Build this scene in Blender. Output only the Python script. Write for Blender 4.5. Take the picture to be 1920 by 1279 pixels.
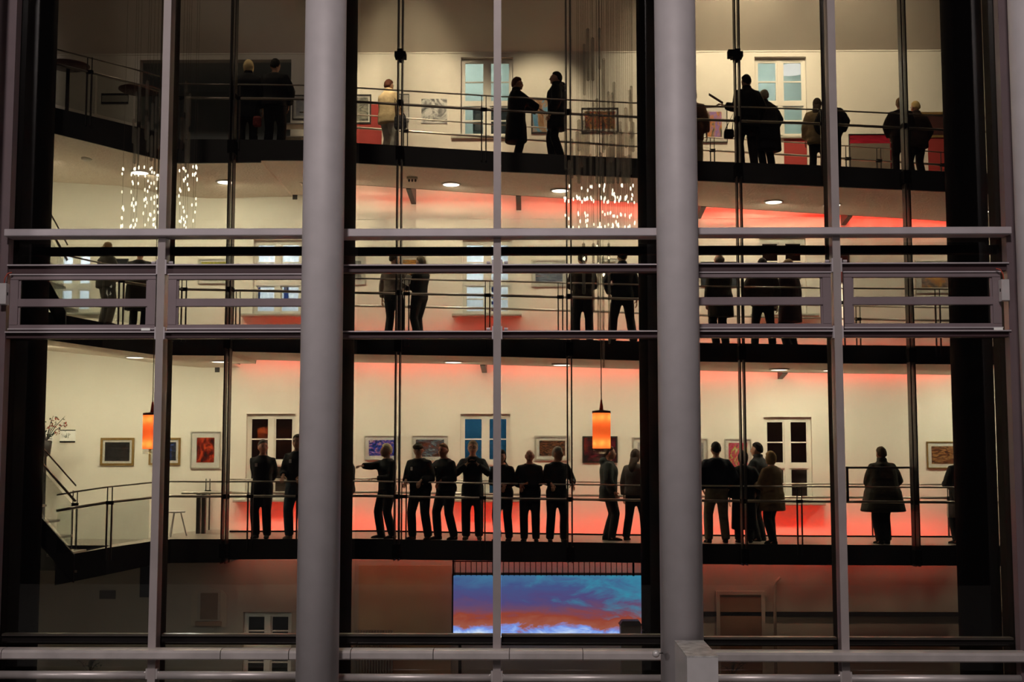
import bpy, math, random
from mathutils import Vector, Matrix, Euler, noise
R = math.radians
random.seed(7)
for _o in list(bpy.data.objects):
    bpy.data.objects.remove(_o, do_unlink=True)
scene = bpy.context.scene
col = scene.collection

# ------------------------------------------------------------------ camera
F_PX, W_PX, H_PX = 2400.0, 1920.0, 1279.0
EYE = Vector((0, 0, 5.0)); TILT = math.atan(0.09); YAW = R(0.9)
cam = bpy.data.cameras.new('camera'); camo = bpy.data.objects.new('camera', cam); col.objects.link(camo)
cam.sensor_width = 36; cam.lens = 36 * F_PX / W_PX; cam.clip_end = 300
camo.location = EYE; camo.rotation_euler = (R(90) + TILT, 0, YAW)
scene.camera = camo
CR = Euler((R(90) + TILT, 0, YAW)).to_matrix()
def P(px, py, Y):
    """world point on the depth plane Y seen at a photograph pixel"""
    d = CR @ Vector(((px - W_PX / 2) / F_PX, -(py - H_PX / 2) / F_PX, -1))
    return EYE + d * ((Y - EYE.y) / d.y)

# ------------------------------------------------------------------ world, outside light, exposure
wd = bpy.data.worlds.new('night'); scene.world = wd; wd.use_nodes = True
wd.node_tree.nodes['Background'].inputs[0].default_value = (0.55, 0.5, 0.6, 1)
wd.node_tree.nodes['Background'].inputs[1].default_value = 0.02
def lamp(name, kind, loc, energy, color=(1, 1, 1), rot=(0, 0, 0), **kw):
    l = bpy.data.lights.new(name, kind); l.energy = energy; l.color = color
    for k, v in kw.items(): setattr(l, k, v)
    o = bpy.data.objects.new(name, l); col.objects.link(o); o.location = loc; o.rotation_euler = rot
    return o
lamp('outside_light', 'POINT', (-24, 4, 11), 3600, (1.0, 0.91, 0.88), shadow_soft_size=2.0)
lamp('outside_light', 'POINT', (27, 3, 11), 1500, (1.0, 0.86, 0.84), shadow_soft_size=2.5)
lamp('outside_light', 'POINT', (-4, -16, 31), 31000, (1.0, 0.90, 0.87), shadow_soft_size=2.0)  # unseen high lamp added for flat frontal light on the columns
scene.view_settings.view_transform = 'Standard'; scene.view_settings.look = 'None'
scene.view_settings.exposure = 0.0; scene.view_settings.gamma = 1.0
scene.view_settings.use_curve_mapping = False

# ------------------------------------------------------------------ mesh helpers
class MB:
    def __init__(s): s.v = []; s.f = []; s.m = []
    def add(s, vs, fs, mi=0):
        b = len(s.v); s.v += [tuple(v) for v in vs]
        s.f += [tuple(b + i for i in f) for f in fs]; s.m += [mi] * len(fs); return s
    def box(s, a, b, mi=0):
        x0, y0, z0 = [min(p, q) for p, q in zip(a, b)]; x1, y1, z1 = [max(p, q) for p, q in zip(a, b)]
        return s.add([(x0,y0,z0),(x1,y0,z0),(x1,y1,z0),(x0,y1,z0),(x0,y0,z1),(x1,y0,z1),(x1,y1,z1),(x0,y1,z1)],
            [(0,3,2,1),(4,5,6,7),(0,1,5,4),(1,2,6,5),(2,3,7,6),(3,0,4,7)], mi)
    def cbox(s, a, b, c=0.01, mi=0):
        """box with chamfered vertical and horizontal front edges (an octagonal prism along x)"""
        x0, y0, z0 = [min(p, q) for p, q in zip(a, b)]; x1, y1, z1 = [max(p, q) for p, q in zip(a, b)]
        prof = [(y0+c,z0),(y1-c,z0),(y1,z0+c),(y1,z1-c),(y1-c,z1),(y0+c,z1),(y0,z1-c),(y0,z0+c)]
        return s.loft([[(x0, y, z) for y, z in prof], [(x1, y, z) for y, z in prof]], mi)
    def loft(s, rings, mi=0, cap=True):
        n = len(rings[0]); vs = [p for r in rings for p in r]; fs = []
        for i in range(len(rings) - 1):
            for j in range(n):
                k = (j + 1) % n
                fs.append((i*n+j, i*n+k, (i+1)*n+k, (i+1)*n+j))
        if cap: fs.append(tuple(range(n))[::-1]); fs.append(tuple((len(rings)-1)*n + j for j in range(n)))
        return s.add(vs, fs, mi)
    def tube(s, pts, rad, n=8, mi=0):
        pts = [Vector(p) for p in pts]
        if not hasattr(rad, '__len__'): rad = [rad] * len(pts)
        t0 = (pts[1] - pts[0]).normalized()
        u = t0.orthogonal().normalized(); rings = []; tp = t0
        for i, p in enumerate(pts):
            if i == 0: t = t0
            elif i == len(pts) - 1: t = (pts[i] - pts[i-1]).normalized()
            else: t = ((pts[i+1]-pts[i]).normalized() + (pts[i]-pts[i-1]).normalized()).normalized()
            u = (tp.rotation_difference(t) @ u); u = (u - t * u.dot(t)).normalized(); w = t.cross(u); tp = t
            rings.append([p + (u*math.cos(a) + w*math.sin(a)) * rad[i] for a in [2*math.pi*k/n for k in range(n)]])
        return s.loft(rings, mi)
    def ball(s, c, r, M=None, nu=12, nv=8, mi=0, fn=None):
        c = Vector(c); r = Vector(r) if hasattr(r, '__len__') else Vector((r, r, r)); vs = []; fs = []
        for i in range(nv + 1):
            th = math.pi * i / nv
            for j in range(nu):
                ph = 2*math.pi*j/nu
                d = Vector((math.sin(th)*math.cos(ph), math.sin(th)*math.sin(ph), math.cos(th)))
                k = fn(d) if fn else 1.0
                q = Vector((d.x*r.x, d.y*r.y, d.z*r.z)) * k
                vs.append(c + (M @ q if M else q))
        for i in range(nv):
            for j in range(nu):
                k = (j+1) % nu; fs.append((i*nu+j, (i+1)*nu+j, (i+1)*nu+k, i*nu+k))
        return s.add(vs, fs, mi)
    def lathe(s, c, prof, n=24, mi=0):
        c = Vector(c)
        return s.loft([[c + Vector((r*math.cos(2*math.pi*k/n), r*math.sin(2*math.pi*k/n), z)) for k in range(n)] for r, z in prof], mi)
    def data(s, name, mats, smooth=False):
        me = bpy.data.meshes.new(name); me.from_pydata(s.v, [], s.f)
        for m in (mats if isinstance(mats, (list, tuple)) else [mats]): me.materials.append(m)
        if len(set(s.m)) > 1: me.polygons.foreach_set('material_index', s.m)
        if smooth: me.polygons.foreach_set('use_smooth', [True]*len(s.f))
        me.update(); return me
    def build(s, name, mats, parent=None, smooth=False, local=None):
        o = bpy.data.objects.new(name, s.data(name, mats, smooth)); col.objects.link(o)
        if parent is not None: o.parent = parent
        return o
def empty(name, loc=(0, 0, 0), rz=0):
    o = bpy.data.objects.new(name, None); col.objects.link(o); o.location = loc; o.rotation_euler = (0, 0, rz)
    o.empty_display_size = 0.1; return o
def tag(o, label=None, cat=None, group=None, kind=None):
    if label: o['label'] = label
    if cat: o['category'] = cat
    if group: o['group'] = group
    if kind: o['kind'] = kind
    return o
def thing(name, label, cat, loc=(0, 0, 0), rz=0, group=None): return tag(empty(name, loc, rz), label, cat, group)
def struct(o, label=None): o['kind'] = 'structure'; return tag(o, label) if label else o
def under(o, parent):
    """parent while keeping world placement of a root placed at its own origin without rotation"""
    o.parent = parent; o.location = Vector(o.location) - Vector(parent.location); return o

# ------------------------------------------------------------------ materials
_mc = {}
def mat(name, c, rough=0.6, metal=0.0, var=0.06, scale=6.0, bump=0.0, bscale=60.0, spec=0.5, emit=None, est=0.0):
    if name in _mc: return _mc[name]
    m = bpy.data.materials.new(name); m.use_nodes = True; nt = m.node_tree; n = nt.nodes; b = n['Principled BSDF']
    b.inputs['Roughness'].default_value = rough; b.inputs['Metallic'].default_value = metal
    b.inputs['Specular IOR Level'].default_value = spec
    tc = n.new('ShaderNodeTexCoord')
    if var > 0:
        nz = n.new('ShaderNodeTexNoise'); nz.inputs['Scale'].default_value = scale; nz.inputs['Detail'].default_value = 4
        nt.links.new(tc.outputs['Object'], nz.inputs['Vector'])
        rp = n.new('ShaderNodeValToRGB')
        rp.color_ramp.elements[0].position = 0.3; rp.color_ramp.elements[1].position = 0.7
        rp.color_ramp.elements[0].color = (*[x*(1-var) for x in c], 1); rp.color_ramp.elements[1].color = (*[min(1, x*(1+var)) for x in c], 1)
        nt.links.new(nz.outputs['Fac'], rp.inputs['Fac']); nt.links.new(rp.outputs['Color'], b.inputs['Base Color'])
    else: b.inputs['Base Color'].default_value = (*c, 1)
    if bump > 0:
        n2 = n.new('ShaderNodeTexNoise'); n2.inputs['Scale'].default_value = bscale; n2.inputs['Detail'].default_value = 3
        nt.links.new(tc.outputs['Object'], n2.inputs['Vector'])
        bp = n.new('ShaderNodeBump'); bp.inputs['Strength'].default_value = bump; bp.inputs['Distance'].default_value = 0.02
        nt.links.new(n2.outputs['Fac'], bp.inputs['Height']); nt.links.new(bp.outputs['Normal'], b.inputs['Normal'])
    if emit:
        b.inputs['Emission Color'].default_value = (*emit, 1); b.inputs['Emission Strength'].default_value = est
    _mc[name] = m; return m
def glassmat(name, tint, refl=0.05, edge=0.35, rough=0.0):
    if name in _mc: return _mc[name]
    m = bpy.data.materials.new(name); m.use_nodes = True; nt = m.node_tree; n = nt.nodes; n.clear()
    out = n.new('ShaderNodeOutputMaterial'); mx = n.new('ShaderNodeMixShader'); t = n.new('ShaderNodeBsdfTransparent')
    g = n.new('ShaderNodeBsdfGlossy'); g.inputs['Roughness'].default_value = rough
    t.inputs['Color'].default_value = (*tint, 1)
    lw = n.new('ShaderNodeLayerWeight'); lw.inputs['Blend'].default_value = 0.25
    mr = n.new('ShaderNodeMapRange'); mr.inputs['To Min'].default_value = refl; mr.inputs['To Max'].default_value = edge
    nt.links.new(lw.outputs['Facing'], mr.inputs['Value']); nt.links.new(mr.outputs['Result'], mx.inputs['Fac'])
    nt.links.new(t.outputs[0], mx.inputs[1]); nt.links.new(g.outputs[0], mx.inputs[2]); nt.links.new(mx.outputs[0], out.inputs[0])
    _mc[name] = m; return m
def emitmat(name, c, s):
    if name in _mc: return _mc[name]
    m = bpy.data.materials.new(name); m.use_nodes = True; n = m.node_tree.nodes; n.clear()
    out = n.new('ShaderNodeOutputMaterial'); e = n.new('ShaderNodeEmission'); e.inputs[0].default_value = (*c, 1); e.inputs[1].default_value = s
    m.node_tree.links.new(e.outputs[0], out.inputs[0]); _mc[name] = m; return m
def picmat(name, cols, scale=2.0, dist=1.5, seed=0, stretch=(1, 1, 1), rot=0.0, emit=0.0, wave=False):
    m = bpy.data.materials.new(name); m.use_nodes = True; nt = m.node_tree; n = nt.nodes; b = n['Principled BSDF']
    b.inputs['Roughness'].default_value = 0.35
    tc = n.new('ShaderNodeTexCoord'); mp = n.new('ShaderNodeMapping')
    mp.inputs['Location'].default_value = (seed*3.1, seed*1.7, seed*2.3); mp.inputs['Scale'].default_value = stretch; mp.inputs['Rotation'].default_value = (0, rot, 0)
    nt.links.new(tc.outputs['Generated'], mp.inputs['Vector'])
    if wave:
        t = n.new('ShaderNodeTexWave'); t.inputs['Scale'].default_value = scale; t.inputs['Distortion'].default_value = dist*4; t.inputs['Detail'].default_value = 3
    else:
        t = n.new('ShaderNodeTexNoise'); t.inputs['Scale'].default_value = scale; t.inputs['Detail'].default_value = 5; t.inputs['Distortion'].default_value = dist
    nt.links.new(mp.outputs[0], t.inputs['Vector'])
    rp = n.new('ShaderNodeValToRGB'); k = len(cols); lo, hi = (0.05, 0.95) if wave else (0.32, 0.68)
    while len(rp.color_ramp.elements) < k: rp.color_ramp.elements.new(0.5)
    for i, c in enumerate(cols):
        rp.color_ramp.elements[i].position = lo + (hi-lo)*i/(k-1); rp.color_ramp.elements[i].color = (*c, 1)
    nt.links.new(t.outputs['Fac'], rp.inputs['Fac']); nt.links.new(rp.outputs['Color'], b.inputs['Base Color'])
    return m

M_SILVER = mat('brushed_silver_paint', (0.47, 0.43, 0.44), 0.6, 0.1, 0.05, 3, 0.04, 120)
M_FRAME = mat('grey_facade_frame_paint', (0.46, 0.41, 0.43), 0.45, 0.25, 0.06, 3, 0.03, 90)
M_RAILMETAL = mat('weathered_aluminium', (0.50, 0.45, 0.44), 0.4, 0.4, 0.16, 2.2, 0.05, 40)
M_BLACK = mat('black_painted_steel', (0.010, 0.008, 0.008), 0.85, 0, 0.1, 3, spec=0.1)
M_DARKSTEEL = mat('dark_grey_steel', (0.035, 0.028, 0.028), 0.45, 0.2, 0.1, 5)
M_STEEL = mat('brushed_stainless_rail', (0.42, 0.38, 0.33), 0.3, 0.9, 0.04, 5)
M_FASCIA = mat('black_fascia', (0.014, 0.012, 0.013), 0.5, 0, 0.12, 2)
M_WALL = mat('cream_plaster', (0.78, 0.74, 0.66), 0.85, 0, 0.025, 1.2, 0.05, 45)
M_SOFFIT = mat('stippled_soffit_plaster', (0.86, 0.76, 0.66), 0.9, 0, 0.15, 24, 1.0, 24)
M_FLOOR = mat('dark_polished_floor', (0.27, 0.23, 0.20), 0.3, 0, 0.1, 4)
M_WHITE = mat('white_window_paint', (0.78, 0.75, 0.68), 0.5, 0, 0.02, 5)
M_CEIL = mat('ceiling_plaster', (0.74, 0.68, 0.60), 0.9, 0, 0.03, 1.0, 0.04, 40)
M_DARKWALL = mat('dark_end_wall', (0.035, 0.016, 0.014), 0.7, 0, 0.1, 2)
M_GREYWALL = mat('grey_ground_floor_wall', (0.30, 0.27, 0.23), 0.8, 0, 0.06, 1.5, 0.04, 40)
M_SILL = mat('grey_stone_sill', (0.42, 0.42, 0.36), 0.5, 0, 0.08, 8)
M_GLASS = glassmat('solar_facade_glass', (0.56, 0.545, 0.52), 0.035, 0.3)
M_PANE = glassmat('clear_window_glass', (0.9, 0.92, 0.92), 0.05, 0.4)
M_RAILGLASS = glassmat('clear_balustrade_glass', (0.90, 0.92, 0.91), 0.04, 0.35)
M_ROD = glassmat('hanging_glass_rod', (0.80, 0.78, 0.74), 0.16, 0.7, 0.25)
_m = bpy.data.materials.new('milky_glass_rod'); _m.use_nodes = True; _n = _m.node_tree.nodes; _n.clear()
_o = _n.new('ShaderNodeOutputMaterial'); _x = _n.new('ShaderNodeMixShader'); _x.inputs[0].default_value = .2; _t = _n.new('ShaderNodeBsdfTransparent'); _t.inputs[0].default_value = (.9, .88, .84, 1)
_p = _n.new('ShaderNodeBsdfPrincipled'); _p.inputs['Base Color'].default_value = (.9, .87, .8, 1); _p.inputs['Roughness'].default_value = .2
_m.node_tree.links.new(_t.outputs[0], _x.inputs[1]); _m.node_tree.links.new(_p.outputs[0], _x.inputs[2]); _m.node_tree.links.new(_x.outputs[0], _o.inputs[0]); M_ROD = _m
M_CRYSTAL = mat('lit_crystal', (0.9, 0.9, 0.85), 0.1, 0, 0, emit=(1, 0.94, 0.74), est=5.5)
M_WIRE = mat('thin_wire', (0.20, 0.16, 0.13), 0.5, 0.5, 0)
M_LENS = emitmat('downlight_lens', (1.0, 0.95, 0.82), 9.0)
M_FRAMEGOLD = mat('gilt_picture_frame', (0.32, 0.20, 0.07), 0.4, 0.5, 0.2, 20, 0.2, 60)
M_FRAMEDARK = mat('dark_picture_frame', (0.025, 0.02, 0.018), 0.4, 0, 0.1)
M_FRAMESILV = mat('pale_metal_picture_frame', (0.55, 0.52, 0.46), 0.35, 0.5, 0.05)
M_MAT = mat('ivory_mount_board', (0.82, 0.80, 0.74), 0.8, 0, 0.01)
M_PAPER = mat('white_paper', (0.85, 0.85, 0.82), 0.7, 0, 0.01)
M_ALUBOX = mat('drive_box_aluminium', (0.55, 0.52, 0.52), 0.4, 0.3, 0.05)

WARM = (0.96, 0.93, 0.68); RED = (1.0, 0.016, 0.008)
Y_COL, Y_GLASS, Y_BCOL, Y_EDGE, Y_WALL = 19.5, 20.3, 22.1, 22.9, 26.0

# ================================================================== room shell
XL, XR = P(30, 700, Y_WALL).x, P(1880, 700, Y_WALL).x
Z_CORN = P(960, 98, Y_WALL).z
# openings of the back wall: (name number, x0,y0,x1,y1 in photograph pixels, look)
WIN = [(1, 461, 776, 553, 936, 'dark'), (2, 863, 776, 957, 936, 'blue'), (3, 1433, 782, 1523, 942, 'dark'),
       (4, 474, 449, 566, 590, 'bluewhite'), (5, 867, 449, 960, 590, 'poster'), (6, 1424, 446, 1512, 590, 'dark'),
       (7, 864, 107, 962, 256, 'teal'), (8, 1416, 106, 1513, 256, 'teallamp'),
       (9, 455, 1148, 546, 1270, 'dim'), (12, 106, 470, 172, 586, 'bluewhite'), (10, 250, 112, 545, 292, 'recess')]
def rect(x0, y0, x1, y1, Y=Y_WALL):
    a = P(x0, (y0+y1)/2, Y).x; b = P(x1, (y0+y1)/2, Y).x
    return a, b, P((x0+x1)/2, y1, Y).z, P((x0+x1)/2, y0, Y).z
HOLES = {w[0]: rect(*w[1:5]) for w in WIN}
def holed_wall(name, x0, x1, z0, z1, y, holes, m, depth=0.22):
    xs = sorted({x0, x1, *[h[0] for h in holes], *[h[1] for h in holes]}); zs = sorted({z0, z1, *[h[2] for h in holes], *[h[3] for h in holes]})
    mb = MB()
    for i in range(len(xs)-1):
        for j in range(len(zs)-1):
            cx, cz = (xs[i]+xs[i+1])/2, (zs[j]+zs[j+1])/2
            if any(h[0] < cx < h[1] and h[2] < cz < h[3] for h in holes): continue
            mb.add([(xs[i],y,zs[j]),(xs[i+1],y,zs[j]),(xs[i+1],y,zs[j+1]),(xs[i],y,zs[j+1])], [(0,1,2,3)])
    for a, b, c, d in holes:
        mb.add([(a,y,c),(a,y,d),(a,y+depth,d),(a,y+depth,c)], [(0,1,2,3)]); mb.add([(b,y,c),(b,y,d),(b,y+depth,d),(b,y+depth,c)], [(3,2,1,0)])
        mb.add([(a,y,d),(b,y,d),(b,y+depth,d),(a,y+depth,d)], [(0,1,2,3)]); mb.add([(a,y,c),(b,y,c),(b,y+depth,c),(a,y+depth,c)], [(3,2,1,0)])
    mb.add([(x0,y+depth+.02,z0),(x1,y+depth+.02,z0),(x1,y+depth+.02,z0+.001),(x0,y+depth+.02,z0+.001)], [(0,1,2,3)])
    return struct(mb.build(name, m))
Z_G1W = P(700, 1050, Y_WALL).z
HL = [HOLES[k] for k in HOLES if k != 9]
wall = holed_wall('wall_back', XL, XR, Z_G1W, Z_CORN, Y_WALL, HL, M_WALL)
tag(wall, 'cream plaster gallery wall hung with pictures')
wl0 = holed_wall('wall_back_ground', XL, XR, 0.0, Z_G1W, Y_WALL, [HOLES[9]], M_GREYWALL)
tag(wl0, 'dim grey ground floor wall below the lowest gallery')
struct(MB().box((XL-.3, 20.3, 0), (XL, 30, 22)).build('wall_left', M_WALL))
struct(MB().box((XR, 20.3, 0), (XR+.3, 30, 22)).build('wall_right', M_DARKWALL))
struct(MB().box((XL-.3, 20.0, -0.2), (XR+.3, 30, 0)).build('floor', M_FLOOR))
struct(MB().box((-40, -12, -0.45), (40, 20.0, -0.2)).build('floor_street', mat('street_paving', (0.10, 0.095, 0.09), 0.8, 0, 0.2, 3)))
# sloping roof ceiling rising from the cornice toward the facade
struct(MB().add([(XL, Y_WALL, Z_CORN), (XR, Y_WALL, Z_CORN), (XR, 20.2, Z_CORN+4.6), (XL, 20.2, Z_CORN+4.6),
                 (XL, Y_WALL, Z_CORN+.3), (XR, Y_WALL, Z_CORN+.3), (XR, 20.2, Z_CORN+4.9), (XL, 20.2, Z_CORN+4.9)],
                [(0,1,2,3),(7,6,5,4),(0,4,5,1),(3,2,6,7),(0,3,7,4),(1,5,6,2)]).build('ceiling', M_CEIL))
struct(MB().box((XL, Y_WALL-.012, Z_CORN-.02), (XR, Y_WALL, Z_CORN+.02)).build('trim_1', M_WALL))
for i, (py, g) in enumerate(((410, 2), (733, 1))):      # thin picture rails
    z = P(960, py, Y_WALL).z
    struct(MB().box((XL, Y_WALL-.008, z-.007), (XR, Y_WALL, z+.007)).build('trim_%d' % (i+2), M_WALL))

# ------------------------------------------------------------------ windows of the old wall and rooms behind
ROOMCOL = {'dark': (0.34, 0.22, 0.19), 'dim': (0.10, 0.12, 0.12), 'blue': (0.10, 0.30, 0.42), 'bluewhite': (0.72, 0.76, 0.80),
           'poster': (0.72, 0.76, 0.79), 'teal': (0.60, 0.68, 0.64), 'teallamp': (0.62, 0.70, 0.66), 'recess': (0.09, 0.095, 0.10)}
ROOMW = {'dark': 1.6, 'dim': 1.2, 'blue': 34, 'bluewhite': 150, 'poster': 150, 'teal': 85, 'teallamp': 85}  # dark and dim rooms get small added lamps that lift their panes
def window(num, x0, x1, z0, z1, look):
    w = struct(empty('window_%d' % num, ((x0+x1)/2, Y_WALL, z0)))
    y0 = Y_WALL + .10; y1 = Y_WALL + .17; O = Vector(w.location)
    def part(mb, name, m): 
        o = mb.build(name, m); o.location = -O; o.parent = w; return o
    t = .055; cx = (x0+x1)/2; zt = z0 + (z1-z0)*.42
    mb = MB()
    mb.box((x0,y0,z0),(x0+t,y1,z1)).box((x1-t,y0,z0),(x1,y1,z1)).box((x0+t,y0,z1-t*1.3),(x1-t,y1,z1)).box((x0+t,y0,z0),(x1-t,y1,z0+t))
    part(mb, 'frame', M_WHITE)
    part(MB().box((cx-.05,y0-.015,z0+t),(cx+.05,y1-.01,z1-t*1.3)), 'centre_post', M_WHITE)
    part(MB().box((x0+t,y0-.02,zt-.04),(x1-t,y0-.001,zt+.045)), 'transom_bar', M_WHITE)
    for (a, b) in ((x0+t, cx-.05), (cx+.05, x1-t)):
        for (c, d) in ((z0+t, zt-.04), (zt+.045, z1-t*1.3)):
            sm = MB(); k = .032; zm = (c+d)/2
            sm.box((a,y0+.012,c),(a+k,y1-.02,d)).box((b-k,y0+.012,c),(b,y1-.02,d)).box((a+k,y0+.012,c),(b-k,y1-.02,c+k)).box((a+k,y0+.012,d-k),(b-k,y1-.02,d))
            sm.box((a+k,y0+.014,zm-.014),(b-k,y1-.022,zm+.014))
            s = part(sm, 'sash', M_WHITE)
            for (e, f) in ((c+k, zm-.014), (zm+.014, d-k)):
                p = MB().box((a+k,y0+.03,e),(b-k,y0+.036,f)).build('pane', M_PANE); p.parent = s
    sb = MB().cbox((x0-.2,Y_WALL-(.24 if num < 7 else .07),z0-.055),(x1+.2,Y_WALL+.10,z0+.0), .012)
    part(sb, 'sill', M_SILL)
    # room beyond
    c = ROOMCOL[look]; dy = 1.6; m = mat('room_paint_'+look, c, .9, 0, .03, 2)
    a0, a1, b0, b1 = x0-.5, x1+.5, z0-.5, z1+.62; ya, yb = Y_WALL+.225, Y_WALL+.225+dy
    rm = MB().add([(a0,yb,b0),(a1,yb,b0),(a1,yb,b1),(a0,yb,b1)], [(0,1,2,3)])
    rm.add([(a0,ya,b0),(a0,yb,b0),(a0,yb,b1),(a0,ya,b1)], [(0,1,2,3)]).add([(a1,ya,b0),(a1,yb,b0),(a1,yb,b1),(a1,ya,b1)], [(3,2,1,0)])
    rm.add([(a0,ya,b1),(a1,ya,b1),(a1,yb,b1),(a0,yb,b1)], [(3,2,1,0)]).add([(a0,ya,b0),(a1,ya,b0),(a1,yb,b0),(a0,yb,b0)], [(0,1,2,3)])
    rm.add([(a0,ya,b0),(x0,ya,b0),(x0,ya,b1),(a0,ya,b1)], [(0,1,2,3)]).add([(x1,ya,b0),(a1,ya,b0),(a1,ya,b1),(x1,ya,b1)], [(0,1,2,3)])
    rm.add([(x0,ya,z1),(x1,ya,z1),(x1,ya,b1),(x0,ya,b1)], [(0,1,2,3)]).add([(x0,ya,b0),(x1,ya,b0),(x1,ya,z0),(x0,ya,z0)], [(0,1,2,3)])
    struct(rm.build('wall_room_%d' % num, m))
    if look in ROOMW:
        cc = (0.92, 0.97, 0.98) if look not in ('blue', 'dark') else (.6, .85, 1) if look == 'blue' else (1, .75, .65)
        lamp('room_light', 'POINT', (x0+.1, Y_WALL+.8, b1-.62), ROOMW[look], cc, shadow_soft_size=.15)
    return w
for w in WIN:
    if w[5] != 'recess': window(w[0], *HOLES[w[0]], w[5])
# dark foyer recess at the upper left
a, b, c, d = HOLES[10]; ya, yb = Y_WALL+.22, Y_WALL+2.4; rc = mat('dim_foyer_paint', (0.42, 0.45, 0.45), .8, 0, .05, 1.5)
struct(MB().add([(a,yb,c),(b,yb,c),(b,yb,d),(a,yb,d)], [(0,1,2,3)]).add([(a,ya,c),(a,yb,c),(a,yb,d),(a,ya,d)], [(0,1,2,3)])
   .add([(b,ya,c),(b,yb,c),(b,yb,d),(b,ya,d)], [(3,2,1,0)]).add([(a,ya,d),(b,ya,d),(b,yb,d),(a,yb,d)], [(3,2,1,0)]).add([(a,ya,c),(b,ya,c),(b,yb,c),(a,yb,c)], [(0,1,2,3)])
   .build('wall_foyer_recess', rc))
jm = MB(); jm.box((a, Y_WALL-.02, c), (a+.12, Y_WALL+.2, d)); struct(jm.build('trim_4', M_WHITE))

# things seen in the lit rooms
def on(px, py, Y): return P(px, py, Y)
def flatbox(x0, y0, x1, y1, Y, th, name, m, label=None, cat=None, group=None):
    A, B, C, D = rect(x0, y0, x1, y1, Y)
    o = MB().box((A-(A+B)/2, -th, 0), (B-(A+B)/2, 0, D-C)).build(name, m); o.location = ((A+B)/2, Y, C)
    if label: tag(o, label, cat, group)
    return o
t = thing('room_lamp', 'bright round ceiling lamp inside the upper right window', 'lamp', P(1484, 131, 27.3))
MB().lathe((0,0,0), [(.02,.16),(.03,.09),(.10,.085),(.30,.05),(.33,.0),(.30,-.05),(.02,-.07)], 28).build('shade', emitmat('room_lamp_glow', (1, 1, .97), 3.4), t, True)
MB().tube([(0,0,.15),(0,0,.45)], .012).build('stem', M_WHITE, t)
cab = mat('dark_cabinet', (.03, .032, .035), .5)
for i, (x0, y0, x1, y1, lb) in enumerate(((888, 206, 905, 252, 'dark cabinet behind the left casement of the upper middle window'), (915, 203, 957, 256, 'wide dark cabinet behind the right casement of the upper middle window'))):
    flatbox(x0, y0, x1, y1, 27.2, .3, 'cabinet', cab, lb, 'cabinet')
blue = mat('blue_poster', (.03, .08, .42), .5, 0, .5, 14)
for i, (x0, y0, x1, y1, lb) in enumerate(((911, 536, 938, 548, 'topmost blue notice in the middle window right casement'), (911, 552, 938, 560, 'second blue notice in the middle window right casement'),
        (911, 565, 938, 571, 'third blue notice in the middle window right casement'), (911, 577, 938, 585, 'lowest blue notice in the middle window right casement'),
        (478, 528, 488, 574, 'tall blue poster at the left edge of the left middle-floor window'), (532, 530, 541, 574, 'tall blue poster in the right casement of the left middle-floor window'))):
    flatbox(x0, y0, x1, y1, Y_WALL+.20, .006, 'notice', blue, lb, 'poster')
cur = mat('pale_curtain', (.62, .62, .55), .9, 0, .06, 6)
for (x0, x1, lb) in ((903, 912, 'pale curtain edge in the blue lower middle window'),):
    A, B, C, D = rect(x0, 784, x1, 930, Y_WALL+.26); mb = MB(); n = 14
    ring = lambda z: [(A+(B-A)*k/n, .02*math.sin(k*1.9), z) for k in range(n+1)] + [(A+(B-A)*k/n, .02*math.sin(k*1.9)+.012, z) for k in range(n, -1, -1)]
    mb.loft([ring(C), ring((C+D)/2), ring(D)]); o = mb.build('curtain', cur); o.location = (0, Y_WALL+.28, 0); tag(o, lb, 'curtain')

# ================================================================== facade: columns and glazed bays
Z_TOP = 18.0
def column(name, px, Y, r, m, label, z0=0.0, joint=True):
    x = P(px, 870, Y).x
    o = thing(name, label, 'column', (x, Y, z0))
    n = 48; mb = MB(); mb.lathe((0,0,0), [(r, 0), (r, Z_TOP-z0)], n); mb.build('shaft', m, o, True)
    return o
SC = [(-75, 'silver round column just beyond the left picture edge'), (600, 'left silver round column in front of the glass'), (1275, 'right silver round column above the square plinth block'), (1962, 'silver round column at the far right picture edge')]
scol = []
for px, lb in SC: scol.append(column('facade_column', px, Y_COL, .32, M_SILVER, lb, -.2))
column('interior_column', 41, 20.85, .335, M_BLACK, 'black interior column at the far left')
for px, lb in ((624, 'black interior column beside the left silver column'), (1238, 'black interior column beside the right silver column'), (1828, 'black interior column at the far right')):
    column('interior_column', px, Y_BCOL, .345, M_BLACK, lb)
# band on the right silver column with clip ball
BX = {1: (P(12, 870, Y_GLASS).x, P(600, 870, Y_GLASS).x), 2: (P(600, 870, Y_GLASS).x, P(1275, 870, Y_GLASS).x), 3: (P(1275, 870, Y_GLASS).x, P(1894, 870, Y_GLASS).x)}
MU = {1: P(295, 870, Y_GLASS-.2).x, 2: P(932, 870, Y_GLASS-.2).x, 3: P(1576, 870, Y_GLASS-.2).x}
def zg(py, px=960, Y=Y_GLASS-.2): return P(px, py, Y).z
YB = {1: 150, 2: 935, 3: 1700}
BAY = {1: dict(A=(433, 446.5), K=(457.5, 472), B=(496.5, 513), C=(622, 634.5), D=(1193, 1213), E=(1213, 1232), F=(1258, 1274)),
       2: dict(A=(432, 447), K=(457, 471), B=(496, 510), C=(620.5, 634), D=(1194, 1215), E=(1214.5, 1233), F=(1264, 1279)),
       3: dict(A=(429.5, 443), K=(454, 469), B=(493, 508), C=(619.5, 632), D=(1200, 1217), E=(1218, 1237), F=(1265, 1281))}
M_VENT = mat('plum_grey_sash_paint', (.21, .16, .17), .45, .2, .06, 3, .03, 90)
M_JAMB = mat('shaded_frame_paint', (.13, .09, .098), .5, .1, .06, 3)  # frame paint darkened to carry the shade on jambs and mullion flanks
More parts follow.
